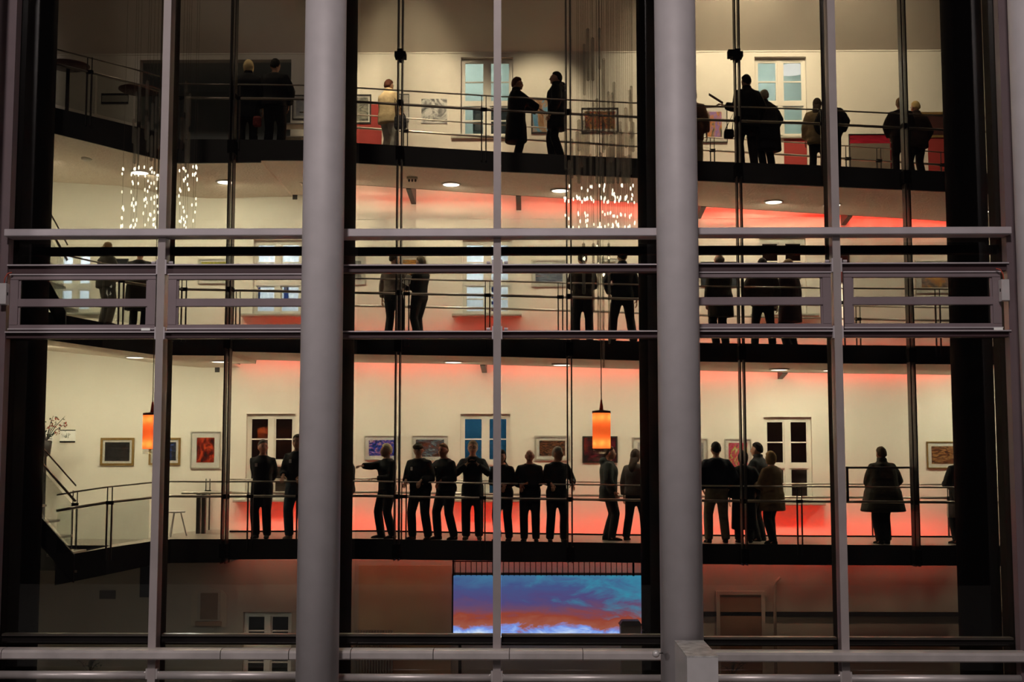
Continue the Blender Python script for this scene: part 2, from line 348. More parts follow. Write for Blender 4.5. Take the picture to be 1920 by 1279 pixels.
LABW = {1: 'left glazed bay of the facade', 2: 'middle glazed bay between the two silver columns', 3: 'right glazed bay of the facade'}
for b in (1, 2, 3):
    W = struct(empty('window_%d' % (20+b), (0, 0, 0)), LABW[b]); x0, x1 = BX[b]; mx = MU[b]; px = YB[b]; d = BAY[b]
    yf = Y_GLASS - .2
    Z = {k: (P(px, v[1], yf).z, P(px, v[0], yf).z) for k, v in d.items()}
    hw = .06
    # mullion: front flange, web and back flange
    mm = MB().box((mx-hw, yf-.06, 0), (mx+hw, yf-.03, Z_TOP))
    mm.build('mullion', mat('warm_grey_mullion_paint', (.31, .265, .26), .5, .15, .06, 3, .03, 90), W)
    MB().box((mx-.05, yf-.03, 0), (mx+.05, Y_GLASS+.02, Z_TOP)).build('mullion_flank', M_JAMB, W); MB().box((mx-.05, Y_GLASS+.02, 0), (mx+.05, Y_GLASS+.32, Z_TOP)).build('mullion_web', M_BLACK, W)  # shade on the mullion sides put into colour: brown flank, black web
    if b == 1: MB().box((x0-.45, yf-.02, 0), (x0, Y_GLASS-.02, Z_TOP)).build('end_jamb', M_JAMB, W); MB().box((x0-.45, Y_GLASS-.02, 0), (x0, Y_GLASS+.5, Z_TOP)).build('shaded_jamb_side', M_BLACK, W)  # inner side of both end jambs blackened to stand for shade
    if b == 3: MB().box((x1-.02, yf-.02, 0), (x1+.4, Y_GLASS-.02, Z_TOP)).build('end_jamb', M_JAMB, W); MB().box((x1-.02, Y_GLASS-.02, 0), (x1+.4, Y_GLASS+.5, Z_TOP)).build('shaded_jamb_side', M_BLACK, W)
    # main beam A runs in front of the mullion; lower lip shades the strip below
    mb = MB().cbox((x0, yf-.2, Z['A'][0]), (x1, Y_GLASS-.03, Z['A'][1]), .012); mb.build('main_beam', M_FRAME, W)
    MB().box((x0, Y_GLASS+.10, Z['K'][0]), (x1, Y_GLASS+.28, Z['K'][1])).build('inner_beam', M_BLACK, W)
    # halves left and right of the mullion
    halves = ((x0, mx-hw), (mx+hw, x1))
    for hi, (a, c) in enumerate(halves):
        for key in ('B', 'C'):
            lo, hi_ = Z[key]
            tb = MB().cbox((a, yf+.02, lo), (c, Y_GLASS-.01, hi_-.02), .01).build('transom', mat('dark_maroon_transom_paint', (.055, .026, .03), .5, .1, .06, 3), W)
            MB().box((a, yf-.05, hi_-.02), (c, Y_GLASS-.01, hi_)).build('transom_lip', M_FRAME, W)
            e = mx-hw if hi == 0 else mx+hw; s = -1 if hi == 0 else 1
            bk = MB().box((e, yf-.06, lo-.02), (e+s*.022, yf+.05, hi_+.07)); bk.tube([(e+s*.05, yf-.0, hi_+.03), (e+s*.11, yf-.0, hi_+.03)], .022, 8)
            bk.build('bracket', M_FRAME, W)
        lo, hi_ = Z['D']
        MB().box((a, Y_GLASS+.06, lo), (c, Y_GLASS+.2, hi_-.03)).build('base_transom', M_BLACK, W)
        MB().box((a, Y_GLASS+.05, hi_-.03), (c, Y_GLASS+.2, hi_)).build('base_transom_lip', M_RAILMETAL, W)
        lo, hi_ = Z['F']
        MB().tube([(a+.03, yf, (lo+hi_)/2), (c-.03, yf, (lo+hi_)/2)], (hi_-lo)/2, 14).build('lower_tube', M_RAILMETAL, W, True)
        e = mx-hw if hi == 0 else mx+hw; s = -1 if hi == 0 else 1
        MB().box((e, yf-.05, (lo+hi_)/2-.05), (e+s*.03, yf+.05, (lo+hi_)/2+.11)).tube([(e+s*.03, yf-.03, (lo+hi_)/2+.06), (e+s*.09, yf-.03, (lo+hi_)/2+.0)], .016, 6).build('tube_clamp', M_RAILMETAL, W)
        # panes
        segs = [(Z['A'][1]-.02, Z_TOP), (Z['B'][1]-.02, Z['A'][0]+.02), (Z['D'][1]-.02, Z['C'][0]+.02), (0.3, Z['D'][0]+.05)]
        if b == 2: segs.append((Z['C'][1]-.02, Z['B'][0]+.02))
        for (lo, hi_) in segs: MB().box((a, Y_GLASS, lo), (c, Y_GLASS+.02, hi_)).build('pane', M_GLASS, W)
        if b != 2:      # ventilation sash with two lights
            lo, hi_ = Z['C'][1], Z['B'][0]
            vx0, vx1 = a+.05, c-.03
            if b == 3 and hi == 1: vx1 = c-.13
            h = hi_-lo; fr = MB(); o_ = .085
            fr.cbox((vx0, yf-.02, lo+.005), (vx1, yf+.06, lo+.11), .01).cbox((vx0, yf-.02, hi_-.105), (vx1, yf+.06, hi_-.0), .01)
            fr.box((vx0, yf-.02, lo+.11), (vx0+.13, yf+.06, hi_-.105)).box((vx1-.13, yf-.02, lo+.11), (vx1, yf+.06, hi_-.105))
            zm = lo + h*.495
            fr.cbox((vx0+.13, yf-.015, zm-.065), (vx1-.13, yf+.06, zm+.065), .01)
            for (za, zb) in ((lo+.11, zm-.065), (zm+.065, hi_-.105)):      # stepped inner rebate
                for r_ in ((vx0+.13, vx0+.16), (vx1-.16, vx1-.13)): fr.box((r_[0], yf+.01, za), (r_[1], yf+.05, zb))
            S = fr.build('vent_sash', M_VENT, W)
            MB().box((vx0-.01, yf-.045, hi_-.03), (vx1+.01, yf-.02, hi_-.012)).box((vx0-.01, yf-.045, lo+.03), (vx1+.01, yf-.02, lo+.05)).build('drip_rail', M_FRAME, S)
            for (za, zb) in ((lo+.11, zm-.065), (zm+.065, hi_-.105)):
                MB().box((vx0+.16, yf+.03, za), (vx1-.16, yf+.045, zb)).build('pane', M_GLASS, S)
            if (b == 1 and hi == 0) or (b == 3 and hi == 1):
                q = P(273 if b == 1 else 1872, 617.5 if b == 1 else 616.5, yf-.05)
                MB().box((q.x-.07, yf-.052, q.z-.02), (q.x+.07, yf-.045, q.z+.02)).build('maker_plate', M_PAPER, S)
    # outer maintenance rail: joined lengths with a lighter rounded top
    lo, hi_ = Z['E']; ye = yf-.28
    joints = {1: (2, 413, 541), 2: (657, 812, 955, 1093), 3: ()}[b]
    cuts = [x0] + [P(q, 1222, ye).x for q in joints if x0+.1 < P(q, 1222, ye).x < x1-.1] + [x1]
    for i in range(len(cuts)-1):
        a, c = cuts[i]+.006, cuts[i+1]-.006; h = hi_-lo
        prof = [(ye+.24, lo), (ye+.02, lo), (ye, lo+.02), (ye, lo+h*.68), (ye+.03, lo+h*.9), (ye+.10, lo+h), (ye+.24, lo+h)]
        MB().loft([[(a, y, z) for y, z in prof], [(c, y, z) for y, z in prof]]).build('maintenance_rail', M_RAILMETAL, W)
# plinth block and sphere clip at the right column foot
q0, q1 = P(1288, 1231, 17.6), P(1347, 1279, 17.6)
pl = thing('plinth_block', 'square metal plinth block at the foot of the right silver column', 'plinth', ((q0.x+q1.x)/2, 17.6, -.2))
hw = (q1.x-q0.x)/2; zt = q0.z+.2
MB().box((-hw, 0, 0), (hw, 1.5, zt)).build('body', M_ALUBOX, pl)
MB().box((-hw-.004, -.004, zt-.012), (hw+.004, 1.504, zt+.004)).build('lid', mat('stained_metal_lid', (.45, .43, .42), .5, .3, .35, 9), pl)
q = P(1230, 1226, 19.2)
cl = thing('clip_ball', 'small pale ball clip beside the right silver column', 'clip', q)
MB().ball((0,0,0), .055, nu=18, nv=12).build('ball', M_ALUBOX, cl, True)
MB().tube([(0.02,.03,0),(.12,.2,-.02),(.35,.14,-.05)], .008, 6).build('wire', M_DARKSTEEL, cl)
# window drive boxes with red cable
for (px, py, lb, s) in ((8, 552, 'aluminium window drive box with red cable at the left jamb', 1), (1882, 545, 'aluminium window drive box with red cable at the right jamb', -1)):
    q = P(px, py, Y_GLASS-.3); t = thing('drive_box', lb, 'drive box', q)
    MB().cbox((-.06, -.08, -.17), (.06, .05, .17), .012).build('housing', M_ALUBOX, t)
    MB().box((-.062, -.04, -.02), (.062, .0, .03)).build('slot', M_BLACK, t)
    MB().tube([(0,-.02,.17),(.01*s,-.02,.26),(.05*s,-.02,.33),(.11*s,0,.35)], .009, 6).build('cable', mat('red_cable', (.42, .06, .03), .5, 0, 0), t, True)

# ================================================================== the three galleries
ST = {3: [(-160,178,226,21.25,26),(60,192,240,21.3,26),(103,203,250,21.4,26),(180,221,269,21.75,26),(252,238,287,22.1,26),(299,250,298.5,22.5,26),(334,262,306,22.8,26),(430,262.5,305,22.9,26),(489,263,304.5,22.9,26),
          (490,263,300.5,22.9,26),(525,263.5,300.7,22.9,26),(526,263.5,300.7,22.9,24.8),(566,264,301,22.9,24.8),(673,269.4,306,22.9,24.85),(925,285,321,22.9,24.95),(1188,298,333,22.9,25.1),(1310,303,339,22.9,25.15),(1535,311,349,22.9,25.35),(1776,323,359.6,22.9,25.5),(1890,328,365,22.9,25.6)],
      2: [(-160,558,609,21.25,26),(60,580,631,21.3,26),(89,586,637,21.35,26),(193,606,652,21.8,26),(290,619,665,22.6,26),(320,622,666,22.8,26),(378,623,666.5,22.9,26),(379,623,666.5,22.9,24.9),(435,624,667,22.9,24.9),(436,624,659,22.9,24.9),(560,627,662,22.9,24.95),(670,629,664,22.9,25),(925,634,668.5,22.9,25),(1190,641,676,22.9,25.1),(1310,644,678,22.9,25.25),(1560,648,681.5,22.9,25.5),(1780,650,683,22.9,25.7),(1890,651,684,22.9,25.75)],
      1: [(104,1046,1098,21.25,26),(137,1040,1091,21.28,26),(200,1029,1078,21.6,26),(281,1017,1061,22.3,26),(320,1012.5,1056,22.8,26),(372,1012.5,1055.5,22.9,26),(373,1012.5,1055.5,22.9,25.2),(430,1012.5,1055,22.9,25.2),(431,1012.5,1049.5,22.9,25.2),(560,1012,1049,22.9,25.2),(670,1011.5,1049,22.9,25.2),(925,1016,1051.5,22.9,25.22),(1190,1020,1055.5,22.9,25.25),(1310,1021,1058,22.9,25.3),(1555,1023,1060,22.9,25.35),(1795,1024.5,1061,22.9,25.4),(1890,1025,1062,22.9,25.4)]}
EDGE = {}
for g, rows in ST.items():
    L = []
    for px, yt, yb, yf, yr in rows:
        a = P(px, yt, yf); L.append((a.x, yf, a.z, P(px, yb, yf).z, yr-.001 if yr == 26 else yr))
    if g == 1: L = [(XL+.01, 24.0, L[0][2], L[0][3], L[0][4]), (L[0][0]-.01, 24.0, L[0][2], L[0][3], L[0][4])] + L
    EDGE[g] = L
def interp(g, x):
    L = EDGE[g]
    if x <= L[0][0]: return L[0]
    for a, b in zip(L, L[1:]):
        if a[0] <= x <= b[0]:
            t = (x-a[0])/max(1e-6, b[0]-a[0]); return tuple(p+(q-p)*t for p, q in zip(a, b))
    return L[-1]
NAMEG = {1: 'lowest', 2: 'middle', 3: 'top'}
def strip(mb, L, f):
    """closed solid from a list of stations, f(station) -> 4 (y,z) corners"""
    return mb.loft([[(s[0], y, z) for y, z in f(s)] for s in L])
for g in (1, 2, 3):
    L = EDGE[g]; T = thing('gallery_walkway', '%s gallery walkway with black edge crossing the whole hall' % NAMEG[g], 'walkway')
    strip(MB(), L, lambda s: [(s[1]+.05, s[3]+.05), (s[4], s[3]+.05), (s[4], s[2]-.012), (s[1]+.05, s[2]-.012)]).build('slab', M_DARKSTEEL, T)
    strip(MB(), L, lambda s: [(s[1]+.05, s[2]-.012), (s[4], s[2]-.012), (s[4], s[2]), (s[1]+.05, s[2])]).build('floor_covering', M_FLOOR, T)
    strip(MB(), L, lambda s: [(s[1], s[3]), (s[1]+.05, s[3]), (s[1]+.05, s[2]+.012), (s[1], s[2]+.012)]).build('fascia', M_FASCIA, T)
    strip(MB(), L, lambda s: [(s[1]+.05, s[3]), (s[4], s[3]), (s[4], s[3]+.05), (s[1]+.05, s[3]+.05)]).build('soffit_panel', M_SOFFIT, T)
    Lr = [s for s in L if s[4] < 25.9]
    strip(MB(), Lr, lambda s: [(s[4], s[3]), (s[4]+.03, s[3]), (s[4]+.03, s[2]+.03), (s[4], s[2]+.03)]).build('rear_kerb', M_BLACK, T)
    bpx = {3: (531, 765, 972, 1240, 1325, 1610), 2: (385, 640, 905, 1225, 1480), 1: (378, 700, 1000, 1260, 1600)}[g]
    for px in bpx:
        x = P(px, 640, 25).x; s = interp(g, x)
        MB().loft([[(x-.05, s[4], s[3]-.02), (x+.05, s[4], s[3]-.02), (x+.05, s[4], s[3]+.2), (x-.05, s[4], s[3]+.2)], [(x-.05, Y_WALL, s[3]-.10), (x+.05, Y_WALL, s[3]-.10), (x+.05, Y_WALL, s[3]+.2), (x-.05, Y_WALL, s[3]+.2)]]).build('wall_bracket', M_DARKSTEEL, T)
    # red light strips in the slot between walkway and wall: one washing up, one washing down
    for a, b in zip(Lr, Lr[1:]):
        ln = b[0]-a[0]
        if ln < .5: continue
        n = max(1, round(ln/2.5))
        for i in range(n):
            xa = a[0]+ln*i/n; xb = a[0]+ln*(i+1)/n; sa, sb = interp(g, xa+1e-4), interp(g, xb-1e-4)
            yr = max(sa[4], sb[4])+.05; f = min(1, max(0, ((xa+xb)/2+4)/10))
            up = {1: 15, 2: 9, 3: 1.0+2.5*f}[g]; dn = {1: 3*max(0, f-.4)*2, 2: 1.6+1.6*f, 3: 1.5+7*f}[g]
            for pw, z, gap in ((up, (sa[2]+sb[2])/2-.02, .6), (dn, (sa[3]+sb[3])/2+.02, .22)):
                if pw <= 0: continue
                o = lamp('red_light_strip', 'AREA', ((xa+xb)/2, max(yr, Y_WALL-gap), z), pw*(xb-xa), RED, (R(90), 0, 0), shape='RECTANGLE', size=xb-xa, size_y=.04); o.parent = T
    # railings
    def post(x, s, y, T, parentname='post'):
        mb = MB()
        for k in (-.04, .04):
            mb.box((x+k-.011, y-.02, s[2]-.18 if y < 24 else s[2]), (x+k+.011, y+.02, s[2]+.77)).box((x+k-.007, y-.012, s[2]+.77), (x+k+.007, y+.012, s[2]+1.03))
        o = mb.build('post', M_DARKSTEEL, T); MB().box((x-.06, y-.025, s[2]+.74), (x+.06, y+.025, s[2]+.80)).build('rail_bracket', M_BLACK, o)
        return o
    for side in ('front', 'rear'):
        LL = L if side == 'front' else Lr
        off = (lambda s: s[1]-.03) if side == 'front' else (lambda s: s[4]-.06)
        RT = thing('railing', '%s railing of the %s gallery' % ('steel rail along the hall side' if side == 'front' else 'steel rail along the wall side', NAMEG[g]), 'railing')
        pts = []
        for s in LL:
            if (pts and s[0]-pts[-1][0] < .1) or (side == 'front' and s[1] > 23): continue
            pts.append((s[0], off(s), s[2]))
        MB().tube([(x, y, z+1.03) for x, y, z in pts], .014, 8).build('top_rail', M_STEEL, RT, True)
        MB().tube([(x, y, z+.77) for x, y, z in pts], .024, 8).build('handrail', M_STEEL, RT, True)
        pp = {('front', 3): (163, 338, 443, 907, 1220, 1545), ('front', 2): (225, 343, 432, 762, 914, 1051, 1388, 1580, 1760), ('front', 1): (139, 204, 468, 560, 757, 905, 1220, 1500),
              ('rear', 3): (760, 1336, 1412, 1590, 1648, 1768), ('rear', 2): (445, 770, 1225, 1610), ('rear', 1): (388, 800, 1230, 1437, 1640, 1783)}[(side, g)]
        for px in pp:
            py = {1: 1000, 2: 640, 3: 300}[g]
            x = P(px, py, Y_EDGE if side == 'front' else 25.1).x
            for _ in range(3): s = interp(g, x); x = P(px, py, off(s)).x
            post(x, s, off(s), RT)
        if side == 'front' and g == 1:
            xa, xb = P(1588, 877, 22.87).x, P(1706, 877, 22.87).x; z = P(1650, 877, 22.87).z
            MB().tube([(xa, 22.87, z), (xb, 22.87, z)], .018, 8).box((xa-.02, 22.85, z-.6), (xa+.02, 22.89, z+.02)).build('upper_bar', M_DARKSTEEL, RT)
        if side == 'front':       # glazed infill at the curved left end
            for a, b in zip(pts, pts[1:]):
                if b[0] < P(345, 640, 22.9).x and b[0]-a[0] > .25:
                    MB().loft([[(a[0]+.02, a[1]-.008, a[2]+.06), (a[0]+.02, a[1]+.008, a[2]+.06), (a[0]+.02, a[1]+.008, a[2]+.74), (a[0]+.02, a[1]-.008, a[2]+.74)],
                               [(b[0]-.02, b[1]-.008, b[2]+.06), (b[0]-.02, b[1]+.008, b[2]+.06), (b[0]-.02, b[1]+.008, b[2]+.74), (b[0]-.02, b[1]-.008, b[2]+.74)]]).build('glass_panel', M_RAILGLASS, RT)
def zceil(Y): return Z_CORN + (Y_WALL-Y)/5.8*4.6 - .02
# hanger bars from the roof down past the gallery edges
for px, lb in ((431, 'double steel hanger bar left of the left silver column'), (748, 'double steel hanger bar in the left half of the middle bay'), (1067, 'double steel hanger bar in the right half of the middle bay'),
               (1388, 'double steel hanger bar right of the right silver column'), (1704, 'double steel hanger bar near the right black column')):
    x = P(px, 700, Y_EDGE).x; y = Y_EDGE-.16; z0 = interp(1, x)[3]
    t = thing('hanger_bar', lb, 'hanger', (x, y, z0))
    for k in (-.038, .038): MB().box((k-.011, -.10, 0), (k+.011, .10, zceil(y)-z0)).build('bar', M_DARKSTEEL, t)
    for g in (1, 2, 3):
        s = interp(g, x)
        MB().box((-.065, -.11, s[2]-.3-z0), (.065, .16, s[2]-.06-z0)).build('edge_clamp', M_BLACK, t)
        MB().box((-.055, -.06, s[2]+.73-z0), (.055, .09, s[2]+.81-z0)).build('rail_clamp', M_BLACK, t)
    if px in (748, 1388):
        zc = P(px, 104, y).z-z0
        MB().box((-.10, -.12, zc-.05), (.10, .12, zc+.045)).box((-.05, -.13, zc-.10), (.05, .13, zc+.09)).build('cross_clamp', M_BLACK, t)
        if px == 1388: MB().box((-.17, -.14, zc-.06), (-.04, .02, zc+.07)).build('junction_box', M_BLACK, t)

# ------------------------------------------------------------------ downlights under the galleries
def downlight(px, g, label, w=30, show=True):
    gy = {3: 345, 2: 678}[g]; x = P(px, gy, 24.1).x; s = interp(g, x)
    y = (s[1] + min(s[4], 25.4))/2 + .3
    for _ in range(2): x = P(px, gy, y).x; s = interp(g, x)
    t = thing('downlight', label, 'downlight', (x, y, s[3]))
    if px < 60: w *= 1.7 if g == 3 else .95
    elif px < 270: w *= 1.3 if g == 3 else 1.6
    MB().lathe((0,0,0), [(.19,.0),(.19,-.02),(.165,-.028),(.15,-.01)], 28).build('ring', M_WHITE, t, True)
    MB().lathe((0,0,0), [(.01,-.012),(.155,-.012),(.155,-.026),(.01,-.034)], 28).build('lens', M_LENS, t, True)
    l = lamp('downlight_beam', 'AREA', (0, 0, -.075), w*.70, WARM, (R(18), 0, 0), shape='DISK', size=.2); l.parent = t
for px, lb in ((262, 'leftmost'), (423, 'second'), (640, 'third, behind the left column,'), (846, 'fourth'), (1050, 'fifth'), (1250, 'sixth, behind the right column,'), (1450, 'seventh'), (1665, 'eighth')):
    if px != 1665: downlight(px, 3, 'round ceiling downlight under the top gallery, %s from the left' % lb, 105)
    if px != 1665: downlight({262: 253, 423: 413, 640: 640, 846: 850, 1050: 1053, 1250: 1250, 1450: 1461}[px], 2, 'round ceiling downlight under the middle gallery, %s from the left' % lb, 95)
for px, k, lb in ((1559, .9, 'added out of sight behind the right facade mullion'), (1836, 1.4, 'added out of sight behind the far right black column'), (50, 2.0, 'added out of sight behind the far left black column')):  # extra unseen downlights added to brighten the walls near both ends
    downlight(px, 3, 'round ceiling downlight under the top gallery ' + lb, 105*k*.4); downlight(px, 2, 'round ceiling downlight under the middle gallery ' + lb, 95*k*1.3)
# small surface fitting and smoke detector under the top gallery
for px, py, lb in ((152, 289, 'small flat ceiling sensor under the curved top gallery end'),):
    x = P(px, py, 23).x; s = interp(3, x)
    MBo = MB().lathe((0,0,0), [(.10,0),(.10,-.03),(.07,-.05),(.01,-.052)], 20).build('ceiling_sensor', M_WHITE, None, True); MBo.location = (x, 23.3, s[3]); tag(MBo, lb, 'sensor')
x = P(774, 333, 23.9).x; s = interp(3, x)
t = thing('track_fitting', 'small dark ceiling fitting with three sockets under the top gallery', 'fitting', (x, 23.8, s[3]))
MB().box((-.1,-.05,-.05),(.1,.05,0)).build('body', M_FRAMESILV, t)
for k in (-.06, 0, .06): MB().tube([(k,0,-.05),(k,-.02,-.09)], .02, 8).build('socket', M_DARKSTEEL, t)
# wall washers on the roof side, above the picture
for px, e, sz, ay in ((760, 3600, 49, 252), (1010, 1200, 46, 232), (1345, 1900, 74, 165), (1480, 1300, 84, 160), (1640, 700, 70, 200)):
    x = P(px, 0, 23.0).x; loc = Vector(((x, 23.4, 14.5) if sz == 46 else (x, 21.8, 15.2)) if sz < 50 else (x, 22.6, 15.3)); tgt = Vector((P(px, 150, Y_WALL).x, Y_WALL, P(px, ay, Y_WALL).z))
    rot = (tgt-loc).to_track_quat('-Z', 'Y').to_euler()
    lamp('wall_washer', 'SPOT', loc, e, (1, .86, .60), rot, spot_size=R(sz), spot_blend=.75, shadow_soft_size=.12)
lamp('unseen_landing_light', 'AREA', (P(300, 130, 23.9).x, 23.4, 14.3), 20, (1, .82, .6), (0, 0, 0), shape='DISK', size=.5)  # no known fixture; fill added to lift the dim landing wall
lamp('unseen_landing_light', 'SPOT', (P(478, 130, 23.9).x, 23.7, 14.6), 120, (1, .86, .6), (0, 0, 0), spot_size=R(40), spot_blend=.9, shadow_soft_size=.1)
# low light in the ground floor hall
lamp('hall_light', 'AREA', (P(350, 900, 23).x, 23.2, 2.9), 40, (.85, .95, .9), (0, 0, 0), shape='DISK', size=.5)
lamp('hall_light', 'AREA', (P(760, 900, 24).x, 24.2, 2.9), 5, (1, .75, .45), (0, 0, 0), shape='DISK', size=.4)
lamp('hall_light', 'AREA', (P(1450, 900, 24).x, 24.0, 2.9), 16, (1, .75, .5), (0, 0, 0), shape='DISK', size=.4)

# ------------------------------------------------------------------ stairs at the left end
def stair(x1, y, z1, rise, n, label):
    """flight rising to the left from its foot (x1,z1)"""
    t = thing('stair_flight', label, 'stairs', (x1, y, z1)); run = .24
    st = lambda yy: MB().loft([[(0, yy, 0), (0, yy+.05, 0), (0, yy+.05, -.46), (0, yy, -.46)], [(-n*run, yy, n*rise), (-n*run, yy+.05, n*rise), (-n*run, yy+.05, n*rise-.46), (-n*run, yy, n*rise-.46)]])
    st(0).build('stringer', M_FASCIA, t)
    for i in range(n): MB().box((-(i+1)*run, .05, i*rise-.30), (-i*run+.03, 1.2, i*rise-.26)).build('tread', M_FLOOR, t)
    for hgt, r in ((1.03, .014), (.77, .022)):
        MB().tube([(0, .0, hgt+.1), (-n*run, .0, n*rise+hgt+.1)], r, 8).build('handrail', M_STEEL, t, True)
    for i in (3, 6): MB().box((-i*run-.02, -.02, i*rise-.1), (-i*run+.02, .02, i*rise+1.12)).build('post', M_DARKSTEEL, t)
    MB().loft([[(-.05, -.006, .12), (-.05, .006, .12), (-.05, .006, .82), (-.05, -.006, .82)], [(-n*run, -.006, n*rise+.12), (-n*run, .006, n*rise+.12), (-n*run, .006, n*rise+.82), (-n*run, -.006, n*rise+.82)]]).build('glass_panel', M_RAILGLASS, t)
q = P(139, 1040, 21.25); stair(q.x, 21.24, q.z, .26, 9, 'stair flight rising left from the lowest gallery')
q = P(123, 584, 21.3); stair(q.x, 21.3, q.z, .42, 6, 'steep stair flight rising left from the middle gallery')

# ------------------------------------------------------------------ pictures and notices on the wall
def picture(x0, y0, x1, y1, frame, m, label, fw=.035, mw=.07, matm=None, Y=Y_WALL, cat='picture', tilt=0):
    A, B, C, D = rect(x0, y0, x1, y1, Y-.03); cx = (A+B)/2; w = (B-A)/2; h = (D-C)
    t = thing('framed_picture', label, cat, (cx, Y-.002, C))
    mb = MB().box((-w, -.035, 0), (-w+fw, 0, h)).box((w-fw, -.035, 0), (w, 0, h)).box((-w+fw, -.035, 0), (w-fw, 0, fw)).box((-w+fw, -.035, h-fw), (w-fw, 0, h))
    if fw > 0: mb.build('frame', frame, t)
    if mw > 0: MB().box((-w+fw, -.016, fw), (w-fw, -.002, h-fw)).build('mount', matm or M_MAT, t)
    k = fw+mw
    MB().box((-w+k, -.020, k), (w-k, -.0165 if mw > 0 else -.002, h-k)).build('print', m, t)
    if fw > 0: MB().box((-w+fw, -.027, fw), (w-fw, -.024, h-fw)).build('pane', glassmat('picture_glass', (.96, .96, .96), .03, .3), t)
    return t
dk = (.02, .018, .02)
picture(188, 821, 251, 873, M_FRAMEGOLD, picmat('pic_night', [dk, (.035, .03, .03), (.05, .04, .04)], 2), 'gilt framed dark picture near the stairs on the lowest gallery', .045, .045)
picture(279, 821, 338, 872, M_FRAMEGOLD, picmat('pic_nightblue', [dk, (.03, .03, .05), (.05, .12, .45)], 3, seed=2), 'gilt framed dark blue picture behind the left facade mullion', .04, .05)
picture(357, 809, 413, 879, M_FRAMESILV, picmat('pic_redfire', [(.03, .01, .01), (.25, .02, .01), (.75, .10, .03)], 2.2, seed=4, stretch=(1, 1, .8)), 'white mounted picture with glowing red sky on the lowest gallery', .025, .1)
picture(683, 817, 748, 863, M_FRAMESILV, picmat('pic_bluelights', [dk, (.02, .04, .25), (.03, .08, .6), (.5, .2, .35), (.6, .65, .7)], 3.5, 2, seed=5), 'white mounted picture with blue lights behind the white-haired person', .02, .07)
picture(772, 817, 840, 864, M_FRAMESILV, picmat('pic_coast', [(.05, .02, .02), (.25, .08, .04), (.05, .10, .16), (.35, .45, .5)], 2.6, 2, seed=7, stretch=(1, 1, 2)), 'white mounted dusk picture behind the person in the flat cap', .02, .06)
picture(1002, 817, 1069, 864, M_FRAMESILV, picmat('pic_bridge', [dk, (.05, .025, .02), (.3, .12, .05), (.05, .04, .05)], 2.2, 3, seed=9, stretch=(1, 1, 3), rot=.5), 'picture with dark orange streaks beside the grey-haired person', .04, .06)
picture(1092, 818, 1158, 868, M_FRAMEDARK, picmat('pic_darkred', [dk, (.05, .015, .02), (.18, .02, .04), (.02, .02, .03)], 1.8, 2, seed=11), 'dark framed picture behind the red pendant lamp', .03, 0)
picture(1186, 820, 1240, 870, M_FRAMESILV, picmat('pic_pale', [(.5, .5, .48), (.3, .3, .3)], 2, seed=12), 'pale framed picture beside the right black column on the lowest gallery', .025, .08)
picture(1282, 822, 1327, 878, M_FRAMESILV, picmat('pic_grey', [(.2, .2, .22), (.4, .4, .42)], 2, seed=13), 'grey picture half hidden by the right silver column', .025, .06)
picture(1359, 823, 1409, 882, M_FRAMESILV, picmat('pic_tulips', [(.75, .72, .6), (.5, .55, .12), (.55, .03, .10), (.75, .15, .25), (.12, .12, .05)], 2.4, 2.5, seed=15), 'white framed picture of pink flowers on the lowest gallery', .02, .06)
picture(1738, 828, 1815, 879, M_FRAMEGOLD, picmat('pic_copper', [(.06, .02, .02), (.2, .07, .03), (.45, .25, .10), (.10, .04, .03)], 1.8, 2.5, seed=17, stretch=(1, 1, 2.2)), 'gold framed copper toned picture at the right black column', .025, .07)
# middle gallery
picture(371, 485, 431, 532, M_FRAMESILV, picmat('pic_meadow', [(.05, .10, .03), (.25, .32, .04), (.6, .5, .05), (.1, .16, .05)], 2.4, seed=21), 'yellow green landscape picture on the middle gallery', .02, .05)
picture(640, 480, 686, 534, M_FRAMESILV, picmat('pic_greyfigure', [(.05, .05, .05), (.2, .2, .2), (.55, .55, .5)], 2, seed=22), 'dark grey mounted picture beside the left black column on the middle gallery', .02, .08)
picture(748, 480, 799, 528, M_FRAMESILV, picmat('pic_orange', [(.06, .03, .02), (.4, .16, .03), (.75, .38, .06), (.35, .3, .28)], 2.2, seed=23, stretch=(1, 1, 2)), 'orange picture between the two talking people on the middle gallery', .02, .06)
picture(996, 487, 1063, 538, M_FRAMESILV, picmat('pic_bluewave', [(.05, .06, .10), (.12, .15, .24), (.3, .36, .45), (.4, .12, .12)], 2, 1.5, seed=24, stretch=(1, 1, 3.5)), 'white mounted blue water picture on the middle gallery', .03, .06)
picture(1122, 484, 1160, 532, M_FRAMESILV, picmat('pic_mixed', [(.05, .04, .04), (.4, .3, .2), (.1, .1, .1)], 3, seed=25), 'small picture behind the hanging glass on the middle gallery', .02, .05)
picture(212, 485, 240, 520, M_FRAMEDARK, picmat('pic_black', [(.01, .01, .015), (.02, .02, .03)], 2, seed=26), 'black framed picture behind the fair-haired person on the middle gallery', .02, 0)
picture(1314, 491, 1386, 538, M_FRAMEDARK, picmat('pic_slate', [(.04, .045, .06), (.08, .09, .11)], 2, seed=27), 'slate dark picture right of the right silver column on the middle gallery', .02, 0)
picture(1560, 478, 1593, 530, M_FRAMEDARK, picmat('pic_maroon', [(.05, .01, .01), (.12, .02, .02)], 2, seed=28), 'dark maroon picture beside the right facade mullion', .02, 0)
picture(1717, 488, 1790, 550, M_FRAMESILV, picmat('pic_amber', [(.12, .08, .07), (.3, .22, .2), (.55, .24, .06), (.6, .4, .12)], 2.6, seed=29), 'amber and grey picture with wide mount at the right of the middle gallery', .02, .1)
